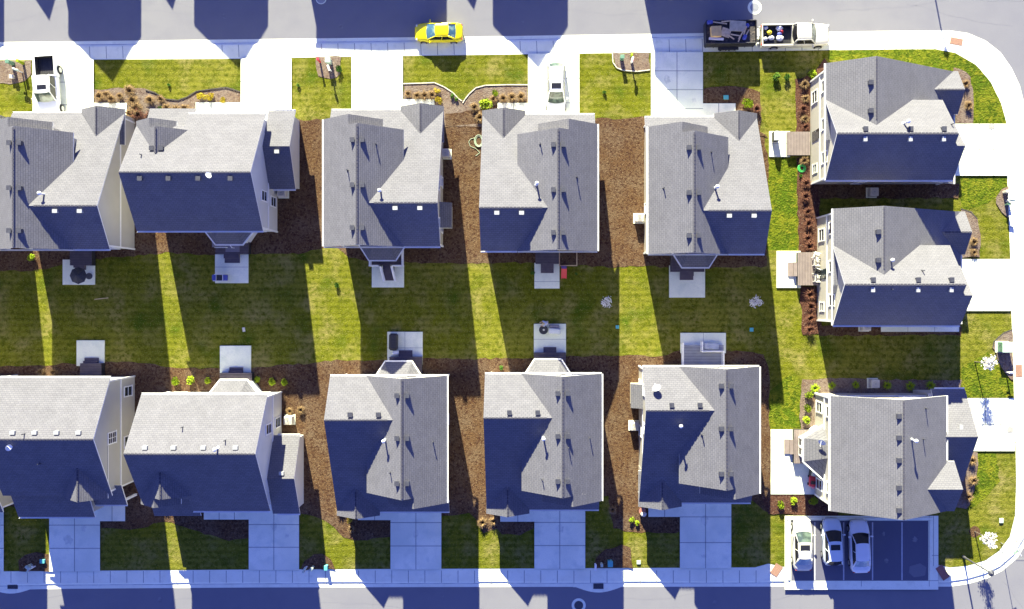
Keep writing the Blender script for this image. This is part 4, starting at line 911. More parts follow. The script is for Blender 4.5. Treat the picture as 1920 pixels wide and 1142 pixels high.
def sedan(label, px, py, z, rot, pm, L=4.5, W_=1.78, sunroof=False, glf='cargl', glr='carglblue', hatch=False, cat='car', H_=1.42, rails=False, name='parked_car', rr=0):
    root = thing(name, label, cat, place(px, py, z), rot, 'parked cars and trucks')
    h, w = L/2, W_/2
    body = MB()
    tab = [(-h, w*.70, .32, .80, .84), (-h+.12, w*.84, .26, .90, .94), (-h+.45, w*.95, .20, .95, 1.0), (-h+1.0, w, .18, .97, 1.02), (-.2, w, .18, .93, .99), (h-1.5, w, .18, .90, .97), (h-1.0, w*.985, .18, .84, .93), (h-.5, w*.93, .20, .74, .82), (h-.16, w*.80, .24, .66, .70), (h, w*.58, .30, .56, .58)]
    if hatch: tab = [(-h, w*.76, .32, .92, .98)] + [(-h+.15, w*.9, .26, 1.0, 1.06), (-h+.5, w*.98, .2, 1.03, 1.08)] + [(r_[0], r_[1], r_[2], r_[3]+.06, r_[4]+.06) for r_ in tab[3:]]
    loft(body, tab, -h, h, 26); b = body.build('body', pm, root, smooth=True)
    zb = .97 + (.07 if hatch else 0)
    if hatch: glasshouse(root, -h+.12, h-1.12, -h+.55, h-1.95, w*.90, w*.70, zb, H_, pm, glf, glr)
    else: glasshouse(root, -h+.62, h-1.22, -h+1.30, h-2.0, w*.88, w*.67, zb-.02, H_, pm, glf, glr)
    wheels(root, h-.82, -h+.85, w-.10)
    mirrors(root, h-1.45, w, .98, pm); lamps(root, h-.22, -h+.1, w*.66, .62, .80)
    if sunroof:
        f = MB(); f.cbox((h-2.45, 0, H_+.045), (.5, w*.98, .02), bev=.008); f.build('sunroof', M['glassdark'], root)
    if rails:
        for s_ in (-1, 1):
            f = MB(); f.cyl((-h+.7, s_*w*.66, H_+.07), (h-2.2, s_*w*.66, H_+.07), .025, n=6)
            for x in (-h+.7, 0, h-2.2): f.cbox((x, s_*w*.66, H_+.03), (.06, .04, .1))
            f.build('roof_rail', M['steel'], root)
    return root
sedan('bright yellow car parked on the street', 824, 65, 0.0, R(180), M['paintyellow'], 4.45, 1.75, glf='carglblue')
sedan('white wagon with roof rails parked on a driveway facing the house', 1042, 172, .255, R(-90), M['paintwhite'], 4.75, 1.82, sunroof=True, hatch=True, H_=1.68, rails=True, glr='cargl')
sedan('beige car with sunroof in the sunlit leftmost parking bay', 1499, 1016, .262, R(90.5), M['paintcream'], 4.75, 1.8, sunroof=True)
sedan('pale blue silver hatchback in the second parking bay', 1554, 1010, .262, R(91.5), M['paintsilver'], 4.25, 1.78, sunroof=True, hatch=True, H_=1.5, glf='glassdark', glr='glassdark')
sedan('white saloon parked beside the empty bays', 1605, 1019, .262, R(92), M['paintwhite'], 4.85, 1.85, glf='glassdark')

def pickup(label, px, py, z, rot, pm, pm2, L, W_, H_, cabx0, cabx1, hoodx, bedlen, sunroof=False):
    root = thing('pickup_truck', label, 'pickup truck', place(px, py, z), rot, 'parked cars and trucks')
    h, w = L/2, W_/2
    body = MB()
    tab = [(cabx0, w, .36, 1.10, 1.14), (cabx1, w, .36, 1.10, 1.16), (h-.7, w*.97, .36, 1.04, 1.12), (h-.25, w*.92, .38, .95, 1.02), (h-.08, w*.84, .42, .85, .9), (h, w*.72, .48, .72, .76)]
    loft(body, tab, cabx0, h, 18); body.build('body', pm, root, smooth=True)
    b = MB(); zt = 1.12
    b.box((-h, -w, .42), (cabx0, -w+.14, zt)); b.box((-h, w-.14, .42), (cabx0, w, zt)); b.box((-h, -w+.14, .42), (-h+.09, w-.14, zt)); b.box((cabx0-.08, -w+.14, .42), (cabx0-.001, w-.14, zt+.02)); b.build('bed_wall', pm, root)
    b = MB(); b.box((-h+.09, -w+.14, .5), (cabx0-.08, w-.14, .58))
    for k in range(9): b.box((-h+.12, -w+.22+k*(W_-.44)/9, .58), (cabx0-.1, -w+.30+k*(W_-.44)/9, .60))
    b.box((-h+.09, -w+.14, .58), (-h+.11, w-.14, 1.11)); b.box((-h+.11, -w+.14, .58), (cabx0-.09, -w+.16, 1.11)); b.box((-h+.11, w-.16, .58), (cabx0-.09, w-.14, 1.11))
    b.build('bed_liner', M['dark'], root)
    glasshouse(root, cabx0+.02, cabx1, cabx0+.14, cabx1-.62, w*.90, w*.76, 1.12, H_, pm, 'cargl', 'glassdark', crown=.04)
    if pm2:
        b = MB()
        for s_ in (-1, 1): b.box((-h+.02, s_*(w+.004)-.012, .42), (h-.5, s_*(w+.004)+.012, .66))
        b.build('lower_trim', pm2, root)
    b = MB(); b.cbox((h+.03, 0, .5), (.14, W_*.86, .22), bev=.05); b.build('front_bumper', M['rim'], root)
    b = MB(); b.cbox((-h-.06, 0, .5), (.14, W_*.94, .2), bev=.05); b.build('rear_bumper', M['rim'], root)
    wheels(root, h-.95, -h+1.25, w-.06, .39, .26)
    mirrors(root, cabx1-.25, w+.05, 1.25, pm); lamps(root, h-.1, -h+.02, w*.78, .78, .95)
    if sunroof: f = MB(); f.cbox(((cabx0+cabx1)/2+.05, .05, H_+.035), (.42, w*.86, .02), bev=.008); f.build('sunroof', M['glassdark'], root)
    return root
pickup('white pickup with black open bed parked on the upper left driveway', 101, 169, .255, R(-86), M['paintwhite'], None, 5.8, 1.98, 1.88, -.95, 1.35, 1.3, 1.8, True)
pickup('cream crew cab pickup towing the black trailer', 1486, 71, 0.0, R(1), M['paintcream'], M['paintbeige'], 6.3, 2.04, 1.95, -.25, 1.75, 1.3, 2, False)

# trailer and its load
ta = P(1364, 68)
tr = thing('utility_trailer', 'black twin axle trailer heaped with timber and boxes', 'trailer', (ta.x, ta.y-.1, 0), R(1))
f = MB(); f.box((-2.2,-.97,.63), (2.2,.97,1.5)); f.build('rubbish_heap', mat('dark_rubbish', (.05,.045,.045), .9, noise=[(5, (.14,.11,.09), .5, .7, 5)], bump=(6, 1, .1), coord='obj'), tr)
f = MB(); f.box((-2.3,-1.0,.55), (2.3,1.0,.63)); f.build('floor', M['dark'], tr)
for s_ in (-1, 1):
    f = MB(); f.box((-2.3, s_*1.03-.04, .5), (2.3, s_*1.03+.04, 1.65)); f.cyl((-2.3,s_*1.03,1.68), (2.3,s_*1.03,1.68), .05, n=6)
    for k in range(7): f.cbox((-2.2+k*.73, s_*1.09, 1.08), (.08, .05, 1.15))
    f.build('side_wall', M['dark'], tr)
    f = MB(); f.box((-1.05, s_*1.24-.14, .62), (.85, s_*1.24+.14, .70)); f.build('fender', M['dark'], tr)
f = MB(); f.box((2.26,-1.0,.5), (2.34,1.0,1.7)); f.box((-2.34,-1.0,.5), (-2.27,1.0,1.6)); f.build('end_wall', M['dark'], tr)
f = MB(); f.cyl((2.3,.85,.55), (3.55,.02,.55), .06, n=8); f.cyl((2.3,-.85,.55), (3.55,-.02,.55), .06, n=8); f.cyl((3.5,0,.55), (3.8,0,.55), .06, n=8); f.cyl((3.3,0,.2), (3.3,0,.9), .05, n=8); f.build('drawbar', M['dark'], tr)
f = MB(); f.cbox((2.62, .1, .78), (.28, .75, .35), bev=.03); f.build('tongue_box', M['trim'], tr)
wheels(tr, 0, 0, 1.22, .33, .2, xs=(-.5, .3))
def item(name, label, cat, px, py, z, dims, m_, rot=0, tilt=None, group=None, bev=.0, parts=None):
    a = P(px, py, z+dims[2]*.5); f = MB(); f.cbox((0,0,dims[2]/2), dims, tilt=tilt, bev=bev)
    if parts: parts(f)
    o = f.build(name, M[m_]); o.location = (a.x, a.y, z); o.rotation_euler = (0, 0, rot); tag(o, label, cat, group); return o
def slats(d, n_, along='x'):
    def fn(f):
        for i in range(n_):
            t = -.5+(i+.5)/n_
            if along == 'x': f.cbox((t*d[0], 0, d[2]+.015), (d[0]/n_*.7, d[1], .03))
            else: f.cbox((0, t*d[1], d[2]+.015), (d[0], d[1]/n_*.7, .03))
    return fn
item('cardboard_box', 'tan cardboard box at the rear of the black trailer', 'box', 1342, 60, 1.5, (.95, .95, .55), 'cardboard', R(2), bev=.02, parts=lambda f: f.cbox((0, 0, .552), (.06, .96, .012)))
item('plywood_sheet', 'pale square plywood sheet in the middle of the trailer', 'board', 1361, 61, 1.75, (.85, .8, .04), 'wood', R(-18))
item('wooden_pallet', 'large grey slatted panel on the trailer', 'pallet', 1383, 49, 1.72, (1.45, .95, .12), 'wood2', R(-3), parts=slats((1.45,.95,.12), 9, 'y'))
for i, (x, y, l, r_) in enumerate([(1350,43,1.3,-8),(1362,40,.9,6),(1380,66,1.0,-10),(1391,63,1.2,58),(1388,70,.9,66),(1400,64,.9,62),(1370,69,.8,-35),(1397,57,.8,70)]):
    item('plank', 'loose plank in the trailer, '+['long one along the upper rail','short one at the top middle','flat one below the slatted panel','long steep one right of centre','short steep one low right','thin one beside the front wall','slanting one under the plywood','short one near the front rail'][i], 'plank', x, y, 1.68+.06*(i % 4), (l, .11, .04), 'wood', R(r_), group='loose planks in the trailer')
item('plastic_tub', 'white long tub at the lower side of the trailer', 'tub', 1343, 73, 1.5, (1.35, .22, .25), 'bag', R(-3), bev=.03)
item('tarp_bundle', 'small blue bundle at the trailer tail', 'bundle', 1331, 42, 1.5, (.55, .35, .3), 'blue', R(5), bev=.08)
item('tarp_bundle', 'small blue bundle near the trailer front', 'bundle', 1401, 48, 1.5, (.3, .35, .4), 'blue', R(25), bev=.08)
item('tarp_bundle', 'dark blue bundle between steep planks in the trailer', 'bundle', 1396, 70, 1.5, (.35, .5, .35), 'blue', R(-20), bev=.08)
def bagm(label, px, py, z, r_, m_, cat='bag', name='bag'):
    a = P(px, py, z); f = MB(); f.ball((0,0,r_*.6), (r_, r_*.85, r_*.62), n=12, m=8)
    rr = random.Random(int(px*7+py)); f.v = [(x*(1+rr.uniform(-.16,.16)), y*(1+rr.uniform(-.16,.16)), z_) for x, y, z_ in f.v]
    f.cyl((0,0,r_*1.1), (.03,.02,r_*1.45), .04, .08, n=6)
    o = f.build(name, M[m_], smooth=True); o.location = (a.x, a.y, z); tag(o, label, cat)
for args in [('white bag at the upper corner of the cream pickup bed, by the cab', 1460, 54, .62, .33, 'bag'), ('white bag at the lower corner of the cream pickup bed, by the cab', 1461, 73, .62, .34, 'bag'), ('white bag in the middle of the pickup bed, low side', 1445, 72, .62, .28, 'bag'),
             ('small white bag at the tail of the pickup bed', 1434, 74, .62, .22, 'bag'), ('white and red bag on the trailer hitch side of the load', 1434, 53, .62, .26, 'bag'), ('yellow bag in the pickup bed', 1442, 62, .75, .24, 'yellow'), ('red bag behind the pickup cab', 1464, 60, .7, .2, 'red'), ('blue bag behind the pickup cab', 1461, 65, .66, .24, 'blue')]: bagm(*args)

# ------------------------------------------------------------------ street furniture
def mailbox(px, py, rot, label, z=.16, m_='trim'):
    t = thing('mailbox', label, 'mailbox', place(px, py, z), rot, 'kerbside mailboxes')
    f = MB(); f.cbox((0,0,.5), (.1,.1,1.0)); f.cbox((0,.12,.85), (.08,.35,.08)); f.build('post', M['trim'], t)
    f = MB(); pts = []
    for y in (-.26, .26):
        pts += [(-.1,y,1.0),(.1,y,1.0),(.1,y,1.13),(.07,y,1.2),(0,y,1.23),(-.07,y,1.2),(-.1,y,1.13)]
    f.add(pts, [tuple(range(6,-1,-1)), tuple(range(7,14))] + [(i, (i+1) % 7, 7+(i+1) % 7, 7+i) for i in range(7)]); f.build('box', M[m_], t)
    f = MB(); f.cbox((.115,-.05,1.16), (.02,.16,.05)); f.build('flag', M['red'], t)
mailbox(44, 137, R(70), 'pale mailbox in the bed left of the white pickup', m_='palebox')
mailbox(622, 134, R(20), 'white mailbox in the small bed left of the yellow car')
mailbox(1183, 119, R(-15), 'white mailbox in the bed right of the white wagon')
mailbox(1884, 378, R(80), 'pale mailbox beside the right hand pavement, upper', m_='palebox')
mailbox(1884, 697, R(85), 'white mailbox below the large green cabinet')
mailbox(69, 1060, R(-35), 'pale green mailbox on the lower left pavement edge', m_='palebox')
mailbox(577, 1061, R(-25), 'pale green mailbox at the pavement below the wide house', m_='palebox')
mailbox(1115, 1056, R(0), 'white mailbox at the pavement left of the purple shaded bed')
def pedestal(px, py, label, w=.3, d=.3, h=.8, m_='green', rot=0):
    t = thing('utility_pedestal', label, 'utility box', place(px, py, .16), rot, 'utility boxes at the pavement')
    f = MB(); f.cbox((0,0,h/2), (w, d, h), bev=.02); f.build('cabinet', M[m_], t); f = MB(); f.cbox((0,0,h+.03), (w+.06, d+.06, .06), bev=.02); f.build('lid', M[m_], t)
pedestal(27, 121, 'green utility box left of the pale mailbox at the upper left', h=.95)
pedestal(46, 120, 'yellowish green post box near the white pickup', .22, .22, .95, 'lime')
pedestal(27, 146, 'whitish low utility lid in the upper left bed', .35, .3, .3, 'stone')
pedestal(601, 117, 'small reddish marker post in the bed left of the yellow car', .16, .16, .9, 'red')
pedestal(619, 118, 'round topped pale green utility box left of the yellow car', .45, .4, .8, 'palebox')
pedestal(1165, 112, 'dark green utility box in the bed right of the white wagon', .32, .3, .85)
pedestal(1183, 107, 'slim yellow green marker post above the white mailbox', .16, .16, .6, 'lime')
pedestal(1882, 361, 'pale utility post at the upper right pavement bed', .5, .2, .8, 'stone')
pedestal(1883, 384, 'small green utility post at the upper right pavement bed', .2, .2, .7)
pedestal(62, 1058, 'small pale green cylinder beside the lower left mailbox', .2, .3, .8, 'palebox', .9)
pedestal(84, 1050, 'teal utility lid in the lower left bed', .4, .33, .25, 'teal')
pedestal(588, 1062, 'small pale green post right of the mailbox below the wide house', .2, .3, .7, 'palebox', -.6)
pedestal(614, 1061, 'blue grey utility box at the edge of the sunlit strip', .26, .4, .5, 'teal')
pedestal(1127, 1055, 'small pale post right of the lower white mailbox', .18, .25, .7, 'palebox')
pedestal(1143, 1053, 'teal utility box on the purple shaded bed', .42, .5, .6, 'teal')
pedestal(1360, 184, 'teal lid in the shaded bed below the trailer', .42, .34, .12, 'teal')
pedestal(1157, 613, 'small teal lid on the shaded lawn near the lit strip', .25, .25, .05, 'teal')
pedestal(1408, 618, 'small teal lid on the shaded lawn at the right', .3, .3, .05, 'teal')
pedestal(1197, 1053, 'pale disc lid on the sunlit strip by the lower pavement', .32, .32, .04, 'palebox')
pedestal(1875, 975, 'pale lid on the lower right corner lawn', .35, .4, .05, 'palebox')
t = thing('utility_cabinet', 'large green cabinet beside the right hand pavement', 'utility cabinet', place(1876, 650, .16))
f = MB(); f.cbox((0,0,.05), (1.25,1.05,.1)); f.build('plinth', M['concrete'], t)
f = MB(); f.cbox((.05,0,.55), (1.0,.92,.9), bev=.03); f.build('cabinet', M['green'], t)
f = MB(); f.cbox((.08,0,1.02), (1.08,.98,.06), bev=.02); f.build('lid', M['palebox'], t)
f = MB(); f.cbox((-.46,.2,.6), (.03,.05,.15)); f.build('handle', M['iron'], t)

def lamp_post(px, py, h, label, arm=0.0):
    t = thing('street_lamp', label, 'street lamp', place(px, py, .13))
    f = MB(); f.cyl((0,0,0), (0,0,.5), .14, .1, n=12); f.cyl((0,0,.5), (0,0,h-.3), .08, .055, n=12); f.build('pole', M['iron'], t)
    f = MB(); f.cyl((0,0,h-.3), (0,0,h), .12, .26, n=8); f.cyl((0,0,h), (0,0,h+.16), .30, .05, n=8); f.ball((0,0,h+.2), .06); f.build('lantern', M['vent'], t)
lamp_post(1805, 1043, 4.9, 'tall dark street lamp leaning across the lower right corner pavement')
lamp_post(1731, -122, 4.9, 'street lamp beyond the top edge of the photo')
t = thing('street_sign', 'thin street sign post on the lower right corner pavement', 'street sign', place(1875, 1017, .13))
f = MB(); f.cyl((0,0,0), (0,0,3.0), .03, n=8); f.build('pole', M['steel'], t)
f = MB(); f.cbox((0,0,2.75), (.75,.03,.3), rot=.5); f.build('sign_plate', M['green'], t)
f = MB(); f.cbox((0,0,3.02), (.75,.03,.22), rot=2.1); f.build('sign_plate', M['trim'], t)

def acunit(px, py, label, slab_=True):
    t = thing('air_conditioner', label, 'air conditioner', place(px, py, .15), 0, 'air conditioners beside the houses')
    f = MB(); f.cbox((0,0,.04), (1.0,.95,.08)); f.build('plinth', M['concrete'], t)
    f = MB(); f.cbox((0,0,.48), (.78,.78,.78), bev=.05)
    f.cyl((0,0,.87), (0,0,.885), .33, n=24); f.build('casing', M['stone'], t)
    f = MB(); 
    for r_ in (.1, .18, .26): 
        for k in range(20): f.cbox((r_*math.cos(k*.314), r_*math.sin(k*.314), .895), (.02, r_*.34, .012), rot=k*.314)
    f.cyl((0,0,.885), (0,0,.91), .06, n=10); f.build('fan_grille', M['steel'], t)
for a in [(1197,410,'white air conditioner by the left wall of the house left of the trailer'),(545,786,'pale air conditioner right of the wide lower house'),(1188,797,'pale air conditioner by the left wall of the dish house'),(1634,718,'shaded air conditioner above the corner house'),(1618,612,'shaded air conditioner below the middle right house'),
          (1632,362,'air conditioner in the dark gap between the right hand houses'),(533,363,'shaded air conditioner below the garage wing, upper left'),(837,290,'shaded air conditioner right of the house below the yellow car')]: acunit(*a)

# ------------------------------------------------------------------ garden and patio things
t = thing('raised_bed', 'timber framed planting bed beside the red slide', 'raised bed', place(1065, 482, .16))
f = MB(); f.box((-.85,-.85,0), (-.77,.85,.3)); f.box((.77,-.85,0), (.85,.85,.3)); f.box((-.77,-.85,0), (.77,-.77,.3)); f.box((-.77,.77,0), (.77,.85,.3)); f.build('frame', M['wood'], t)
f = MB(); f.box((-.77,-.77,0), (.77,.77,.2)); f.build('soil', M['mulch'], t)
t = thing('toy_slide', 'red toy slide with violet steps on the shaded lawn', 'slide', place(1057, 511, .135), 0)
f = MB(); f.add([(-.2,.3,.85),(.2,.3,.85),(.2,-.55,.08),(-.2,-.55,.08),(-.2,.3,.78),(.2,.3,.78),(.2,-.55,.0),(-.2,-.55,.0)], [(0,1,2,3),(7,6,5,4),(0,3,7,4),(1,5,6,2),(2,6,7,3),(0,4,5,1)])
for s_ in (-1, 1): f.cyl((s_*.22,.35,.95), (s_*.22,-.58,.14), .04, n=6)
f.build('chute', M['red'], t)
f = MB(); 
for k in range(4): f.cbox((0,.38+k*.07,.8-k*.2), (.4,.09,.05))
for s_ in (-1, 1): f.cyl((s_*.22,.33,.95), (s_*.24,.66,0), .035, n=6)
f.build('ladder', M['purple'], t)
t = thing('fire_pit', 'round black fire pit on the sunlit grey patio', 'fire pit', place(1019, 618, .26))
f = MB(); f.cyl((0,0,.25), (0,0,.45), .28, .36, n=20); f.cyl((0,0,.45), (0,0,.47), .42, n=20)
for k in range(3): f.cyl((.2*math.cos(k*2.1),.2*math.sin(k*2.1),.3), (.32*math.cos(k*2.1),.32*math.sin(k*2.1),0), .025, n=6)
f.build('bowl', M['dark'], t); f = MB(); f.ball((.02,0,.5), (.1,.1,.06)); f.build('ash', M['stone'], t)
item('covered_table', 'pale covered table on the fire pit patio', 'covered furniture', 1040, 621, .26, (1.15, .55, .55), 'cloth', R(-3), bev=.09)
item('storage_bench', 'blue grey bench behind the pale covered table', 'bench', 1039, 612, .26, (.9, .3, .4), 'seat', R(-3), bev=.05)
item('covered_sofa', 'long black cover over furniture on a patio', 'covered furniture', 738, 641, .26, (.78, 1.55, .75), 'dark', R(-1), bev=.14)
item('storage_box', 'small white box beside the deck steps', 'box', 742, 661, .26, (.56, .36, .45), 'trim', R(3), bev=.03)
item('covered_sofa', 'white covered seat beside the grey deck rail', 'covered furniture', 1333, 649, .26, (1.35, .6, .6), 'cloth', R(-2), bev=.07)
def chair(label, px, py, z, rot, m_='seat'):
    t = thing('patio_chair', label, 'chair', place(px, py, z, z), rot, 'patio chairs')
    f = MB(); f.cbox((0,0,.4), (.55,.55,.1), bev=.03); f.build('seat', M[m_], t)
    f = MB(); f.cbox((0,.27,.7), (.55,.07,.6), tilt=('X', -.2), bev=.02); f.build('backrest', M[m_], t)
    for s_ in (-1, 1):
        f = MB(); f.cbox((s_*.29,0,.6), (.06,.55,.05)); f.build('armrest', M['trim'], t)
        for q in (-1, 1): f = MB(); f.cyl((s_*.27,q*.24,0), (s_*.27,q*.24,.6), .025, n=6); f.build('leg', M['trim'], t)
chair('grey wicker chair nearer the left end of the shaded deck', 412, 459, .87, R(90)); chair('grey wicker chair beside it on the shaded deck', 422, 459, .87, R(-90)); chair('grey wicker chair turned askew on the shaded deck mat', 441, 458, .87, R(35))
item('deck_mat', 'grey woven mat under the askew chair', 'mat', 436, 463, .87, (1.3, .95, .015), 'seat', 0)
t = thing('patio_sofa', 'dark blue seat with white frame on the patio below the wicker chairs', 'sofa', place(418, 521, .26), 0)
f = MB(); f.cbox((0,0,.3), (1.3,.55,.25), bev=.05); f.build('seat', M['dark'], t)
f = MB(); f.cbox((-.55,0,.45), (.35,.55,.3), bev=.06); f.cbox((.5,0,.45), (.4,.5,.25), bev=.06); f.build('cushion', M['blue'], t)
f = MB(); f.cbox((-.05,.3,.5), (.9,.05,.3)); f.cbox((0,-.3,.35), (1.35,.05,.2)); f.cbox((-.38,0,.5), (.05,.5,.05)); f.cbox((.25,0,.5), (.05,.5,.05)); f.build('frame', M['trim'], t)
t = thing('parasol', 'black round parasol standing on the small shaded patio', 'parasol', place(170, 518, .26))
f = MB(); f.cyl((0,0,0), (0,0,2.2), .03, n=8); f.cyl((0,0,0), (0,0,.08), .3, n=16); f.build('pole', M['iron'], t)
f = MB(); c_ = [(0,0,2.3)] + [(.78*math.cos(k*math.pi/4), .78*math.sin(k*math.pi/4), 1.95) for k in range(8)] + [(0,0,2.25)] + [(.78*math.cos(k*math.pi/4), .78*math.sin(k*math.pi/4), 1.91) for k in range(8)]
f.add(c_, [(0,1+k,1+(k+1) % 8) for k in range(8)] + [(9,10+(k+1) % 8,10+k) for k in range(8)] + [(1+k,10+k,10+(k+1) % 8,1+(k+1) % 8) for k in range(8)]); f.build('canopy', M['dark'], t)
def grill(px, py, z, rot, label, m_='cloth'):
    t = thing('barbecue', label, 'barbecue', place(px, py, z), rot)
    f = MB(); f.cbox((0,0,.45), (.9,.5,.7), bev=.03); f.build('cart', M['dark'], t)
    f = MB(); f.cyl((-.42,0,.85), (.42,0,.85), .24, n=16); f.build('lid', M[m_], t); f = MB(); f.cyl((-.3,-.28,.9), (.3,-.28,.9), .02, n=6); f.build('handle', M['steel'], t)
grill(1450, 259, .26, R(90), 'grey lidded barbecue on the patio beside the brown deck, upper right')
grill(1520, 880, .26, R(80), 'silver and black barbecue beside the bay window', 'rim')
t = thing('toy_car', 'red and pink ride on toy car beside the barbecue', 'toy', place(1520, 899, .26), R(85))
f = MB(); loft(f, [(-.55,.28,.12,.38,.42),(-.2,.33,.1,.42,.46),(.3,.33,.1,.36,.4),(.6,.25,.14,.28,.3)], -.55, .6, 8); f.build('body', M['red'], t, smooth=True)
f = MB(); f.cbox((-.15,0,.5), (.3,.4,.18), bev=.04); f.build('seat', M['dark'], t)
for sx in (-.35, .38):
    for s_ in (-1, 1): f = MB(); f.cyl((sx,s_*.3,.13), (sx,s_*.38,.13), .13, n=14); f.build('wheel', M['tyre'], t)
f = MB(); f.cbox((-.62,-.1,.3), (.18,.25,.3), bev=.04); f.build('pink_trailer', mat('pink_plastic', (.75, .25, .32), .4), t)
for i, (x, y, r_) in enumerate([(1528,480,0),(1528,493,0),(1529,510,0),(1529,523,0)]):
    chair('folding chair on the cluttered brown deck, '+['topmost of four','second from the top','third from the top','lowest of four'][i], x, y, .87, R(90 if i % 2 else 70), 'stone' if i != 2 else 'dark')
t = thing('garden_hose', 'coiled pale green hose against the wall between two houses', 'hose', place(898, 265, .16))
f = MB()
for k in range(4):
    pts = [((.28+.05*k)*math.cos(a*.45), (.42+.05*k)*math.sin(a*.45), .03+.02*k) for a in range(15)]; f.tube(pts, .022, 6)
f.tube([(-.3,.3,.03),(-.75,.2,.03),(-.95,-.1,.03),(-.8,-.5,.03),(-.3,-.7,.03),(.1,-1.1,.03),(-.3,-1.4,.03)], .022, 6); f.build('coil', M['hose'], t)
t = thing('garden_hose', 'bright green coiled hose by the upper right deck', 'hose', place(1502, 316, .16))
f = MB()
for k in range(5):
    pts = [((.18+.05*k)*math.cos(a*.45), (.2+.05*k)*math.sin(a*.45), .05+.02*(k % 2)) for a in range(15)]; f.tube(pts, .03, 6)
f.build('coil', mat('bright_green_hose', (.05, .45, .10), .5), t)
item('stone_slab', 'flat pale stone in the lower left shaded lawn strip', 'stone', 457, 618, .14, (.25, .4, .05), 'stone', R(10), bev=.02)
item('lawn_stick', 'pale stick lying on the shaded lawn at upper left', 'stick', 190, 560, .15, (1.3, .06, .05), 'wood', R(6))
t = thing('flower_pot', 'terracotta pot with pale flowers at a front corner', 'plant pot', place(1203, 955, .16)); f = MB(); f.cyl((0,0,0), (0,0,.5), .22, .34, n=16); f.build('pot', M['tactile'], t); f = MB(); f.ball((.1,-.3,.45), (.3,.25,.25)); f.build('flowers', M['stone'], t)

# ------------------------------------------------------------------ shrubs and trees
def leafmesh(name, n_, rx, rz, size, seed, mats, clumps=7, shape='round'):
    r_ = random.Random(seed); mb = MB()
    cl = [(Vector((r_.uniform(-.6,.6)*rx, r_.uniform(-.6,.6)*rx, rz*r_.uniform(.45,1.2))), r_.uniform(.35,.6)*rx) for _ in range(clumps)]
    for i in range(n_):
        c, cr = r_.choice(cl); d = Vector((r_.gauss(0,1), r_.gauss(0,1), r_.gauss(0,.8))).normalized()
        p = c + d*cr*r_.uniform(.55,1.0); p.z = max(.03, p.z)
        a = Vector((r_.gauss(0,1), r_.gauss(0,1), r_.gauss(0,.6))).normalized(); b = a.orthogonal().normalized()*size*r_.uniform(.5,1); a = a*size*r_.uniform(.6,1.1)
        mb.add([p-a, p+b*.6, p+a, p-b*.6], [(0,1,2,3)], 0)
    return mb
def shrub(name, label, px, py, proto, s_=1, group=None, rot=None, first=False):
    o = proto if first else copytree(proto)
    a = P(px, py); o.location = (a.x, a.y, .15); o.scale = (s_, s_, s_); o.rotation_euler = (0, 0, rnd.uniform(0, 6) if rot is None else rot)
    tag(o, label, 'shrub', group); return o
def make_leafy(name, m_, seed, n_=420, rx=.42, rz=.38, size=.085):
    t = thing(name, 'x', 'shrub'); leafmesh('foliage', n_, rx, rz, size, seed, None).build('foliage', M[m_], t)
    f = MB(); r_ = random.Random(seed)
    for k in range(6): a = r_.uniform(0, 6.28); f.cyl((0,0,0), (.22*math.cos(a), .22*math.sin(a), rz), .018, .008, n=5)
    f.build('stems', M['bark'], t); return t
def make_blades(name, m_, seed, n_=150, L=.6, up=.7, w=.02):
    t = thing(name, 'x', 'shrub'); f = MB(); r_ = random.Random(seed)
    for k in range(n_):
        a = r_.uniform(0, 6.283); l = L*r_.uniform(.5, 1); h = up*r_.uniform(.4, 1)*L; d = Vector((math.cos(a), math.sin(a), 0)); s_ = Vector((-d.y, d.x, 0))*w
        p0 = d*.05; p1 = d*l*.5 + Vector((0,0,h)); p2 = d*l + Vector((0,0,h*r_.uniform(.5,1.1)))
        f.add([p0-s_, p0+s_, p1+s_, p1-s_, p2], [(0,1,2,3),(3,2,4)])
    f.build('blades', M[m_], t); return t
pl_ = make_leafy('lime_shrub', 'lime', 3); used = {}
def row(proto, key, fmt, pts, group):
    pts = sorted(pts, key=lambda p: p[1] if 'from the top' in fmt else p[0])
    for i, p in enumerate(pts):
        s_ = p[2] if len(p) > 2 else 1
        shrub(key, fmt.replace('#', ORD(i)), p[0], p[1], proto, s_, group, first=(key not in used)); used[key] = 1
row(pl_, 'lime', '# lime green shrub from the top beside the corner house wall at lower right', [(1513,740,.95),(1511,764,.95),(1510,787,.95)], 'lime shrubs beside the corner house wall')
row(pl_, 'lime', '# lime green shrub from the left in the bed above the parking court', [(1461,944,.95),(1486,938,.9),(1521,938,1.05)], 'lime shrubs above the parking court')
row(pl_, 'lime', '# lime shrub from the left behind the two lower left houses', [(332,713,1),(361,713,1.05),(392,712,.8),(484,712,.8),(512,714,.9),(535,715,.85)], 'lime shrubs behind the lower left houses')
row(pl_, 'lime', '# yellow green shrub from the left in the beds around the upper front lawns', [(913,198,1.5),(1398,196,1.3),(1521,143,1.1),(928,176,.8),(63,484,.9)], 'yellow green shrubs in the upper beds')
row(pl_, 'lime', '# small lime plant from the left at the front corner above the lower pavement', [(1184,972,.7),(1194,979,.6)], 'small lime plants at a front corner')
pg_ = make_leafy('golden_shrub', 'gold', 5, 500, .40, .36, .07)
row(pg_, 'gold', '# golden ball shrub from the left in the upper left wavy bed', [(380,183,1),(396,183,1.05),(420,189,.75)], 'golden shrubs in the wavy bed')
row(pg_, 'gold', '# golden shrub from the top in the bed below the yellow car lawn', [(820,172,.8),(823,190,.95),(690,972,.01)][:2], 'golden shrubs below the yellow car lawn')
row(pg_, 'gold', 'golden leafy plant at the front corner above the sunlit lower strip', [(656,973,.8)], None)
pgr = make_leafy('green_shrub', 'leaf', 9, 420, .42, .36, .08)
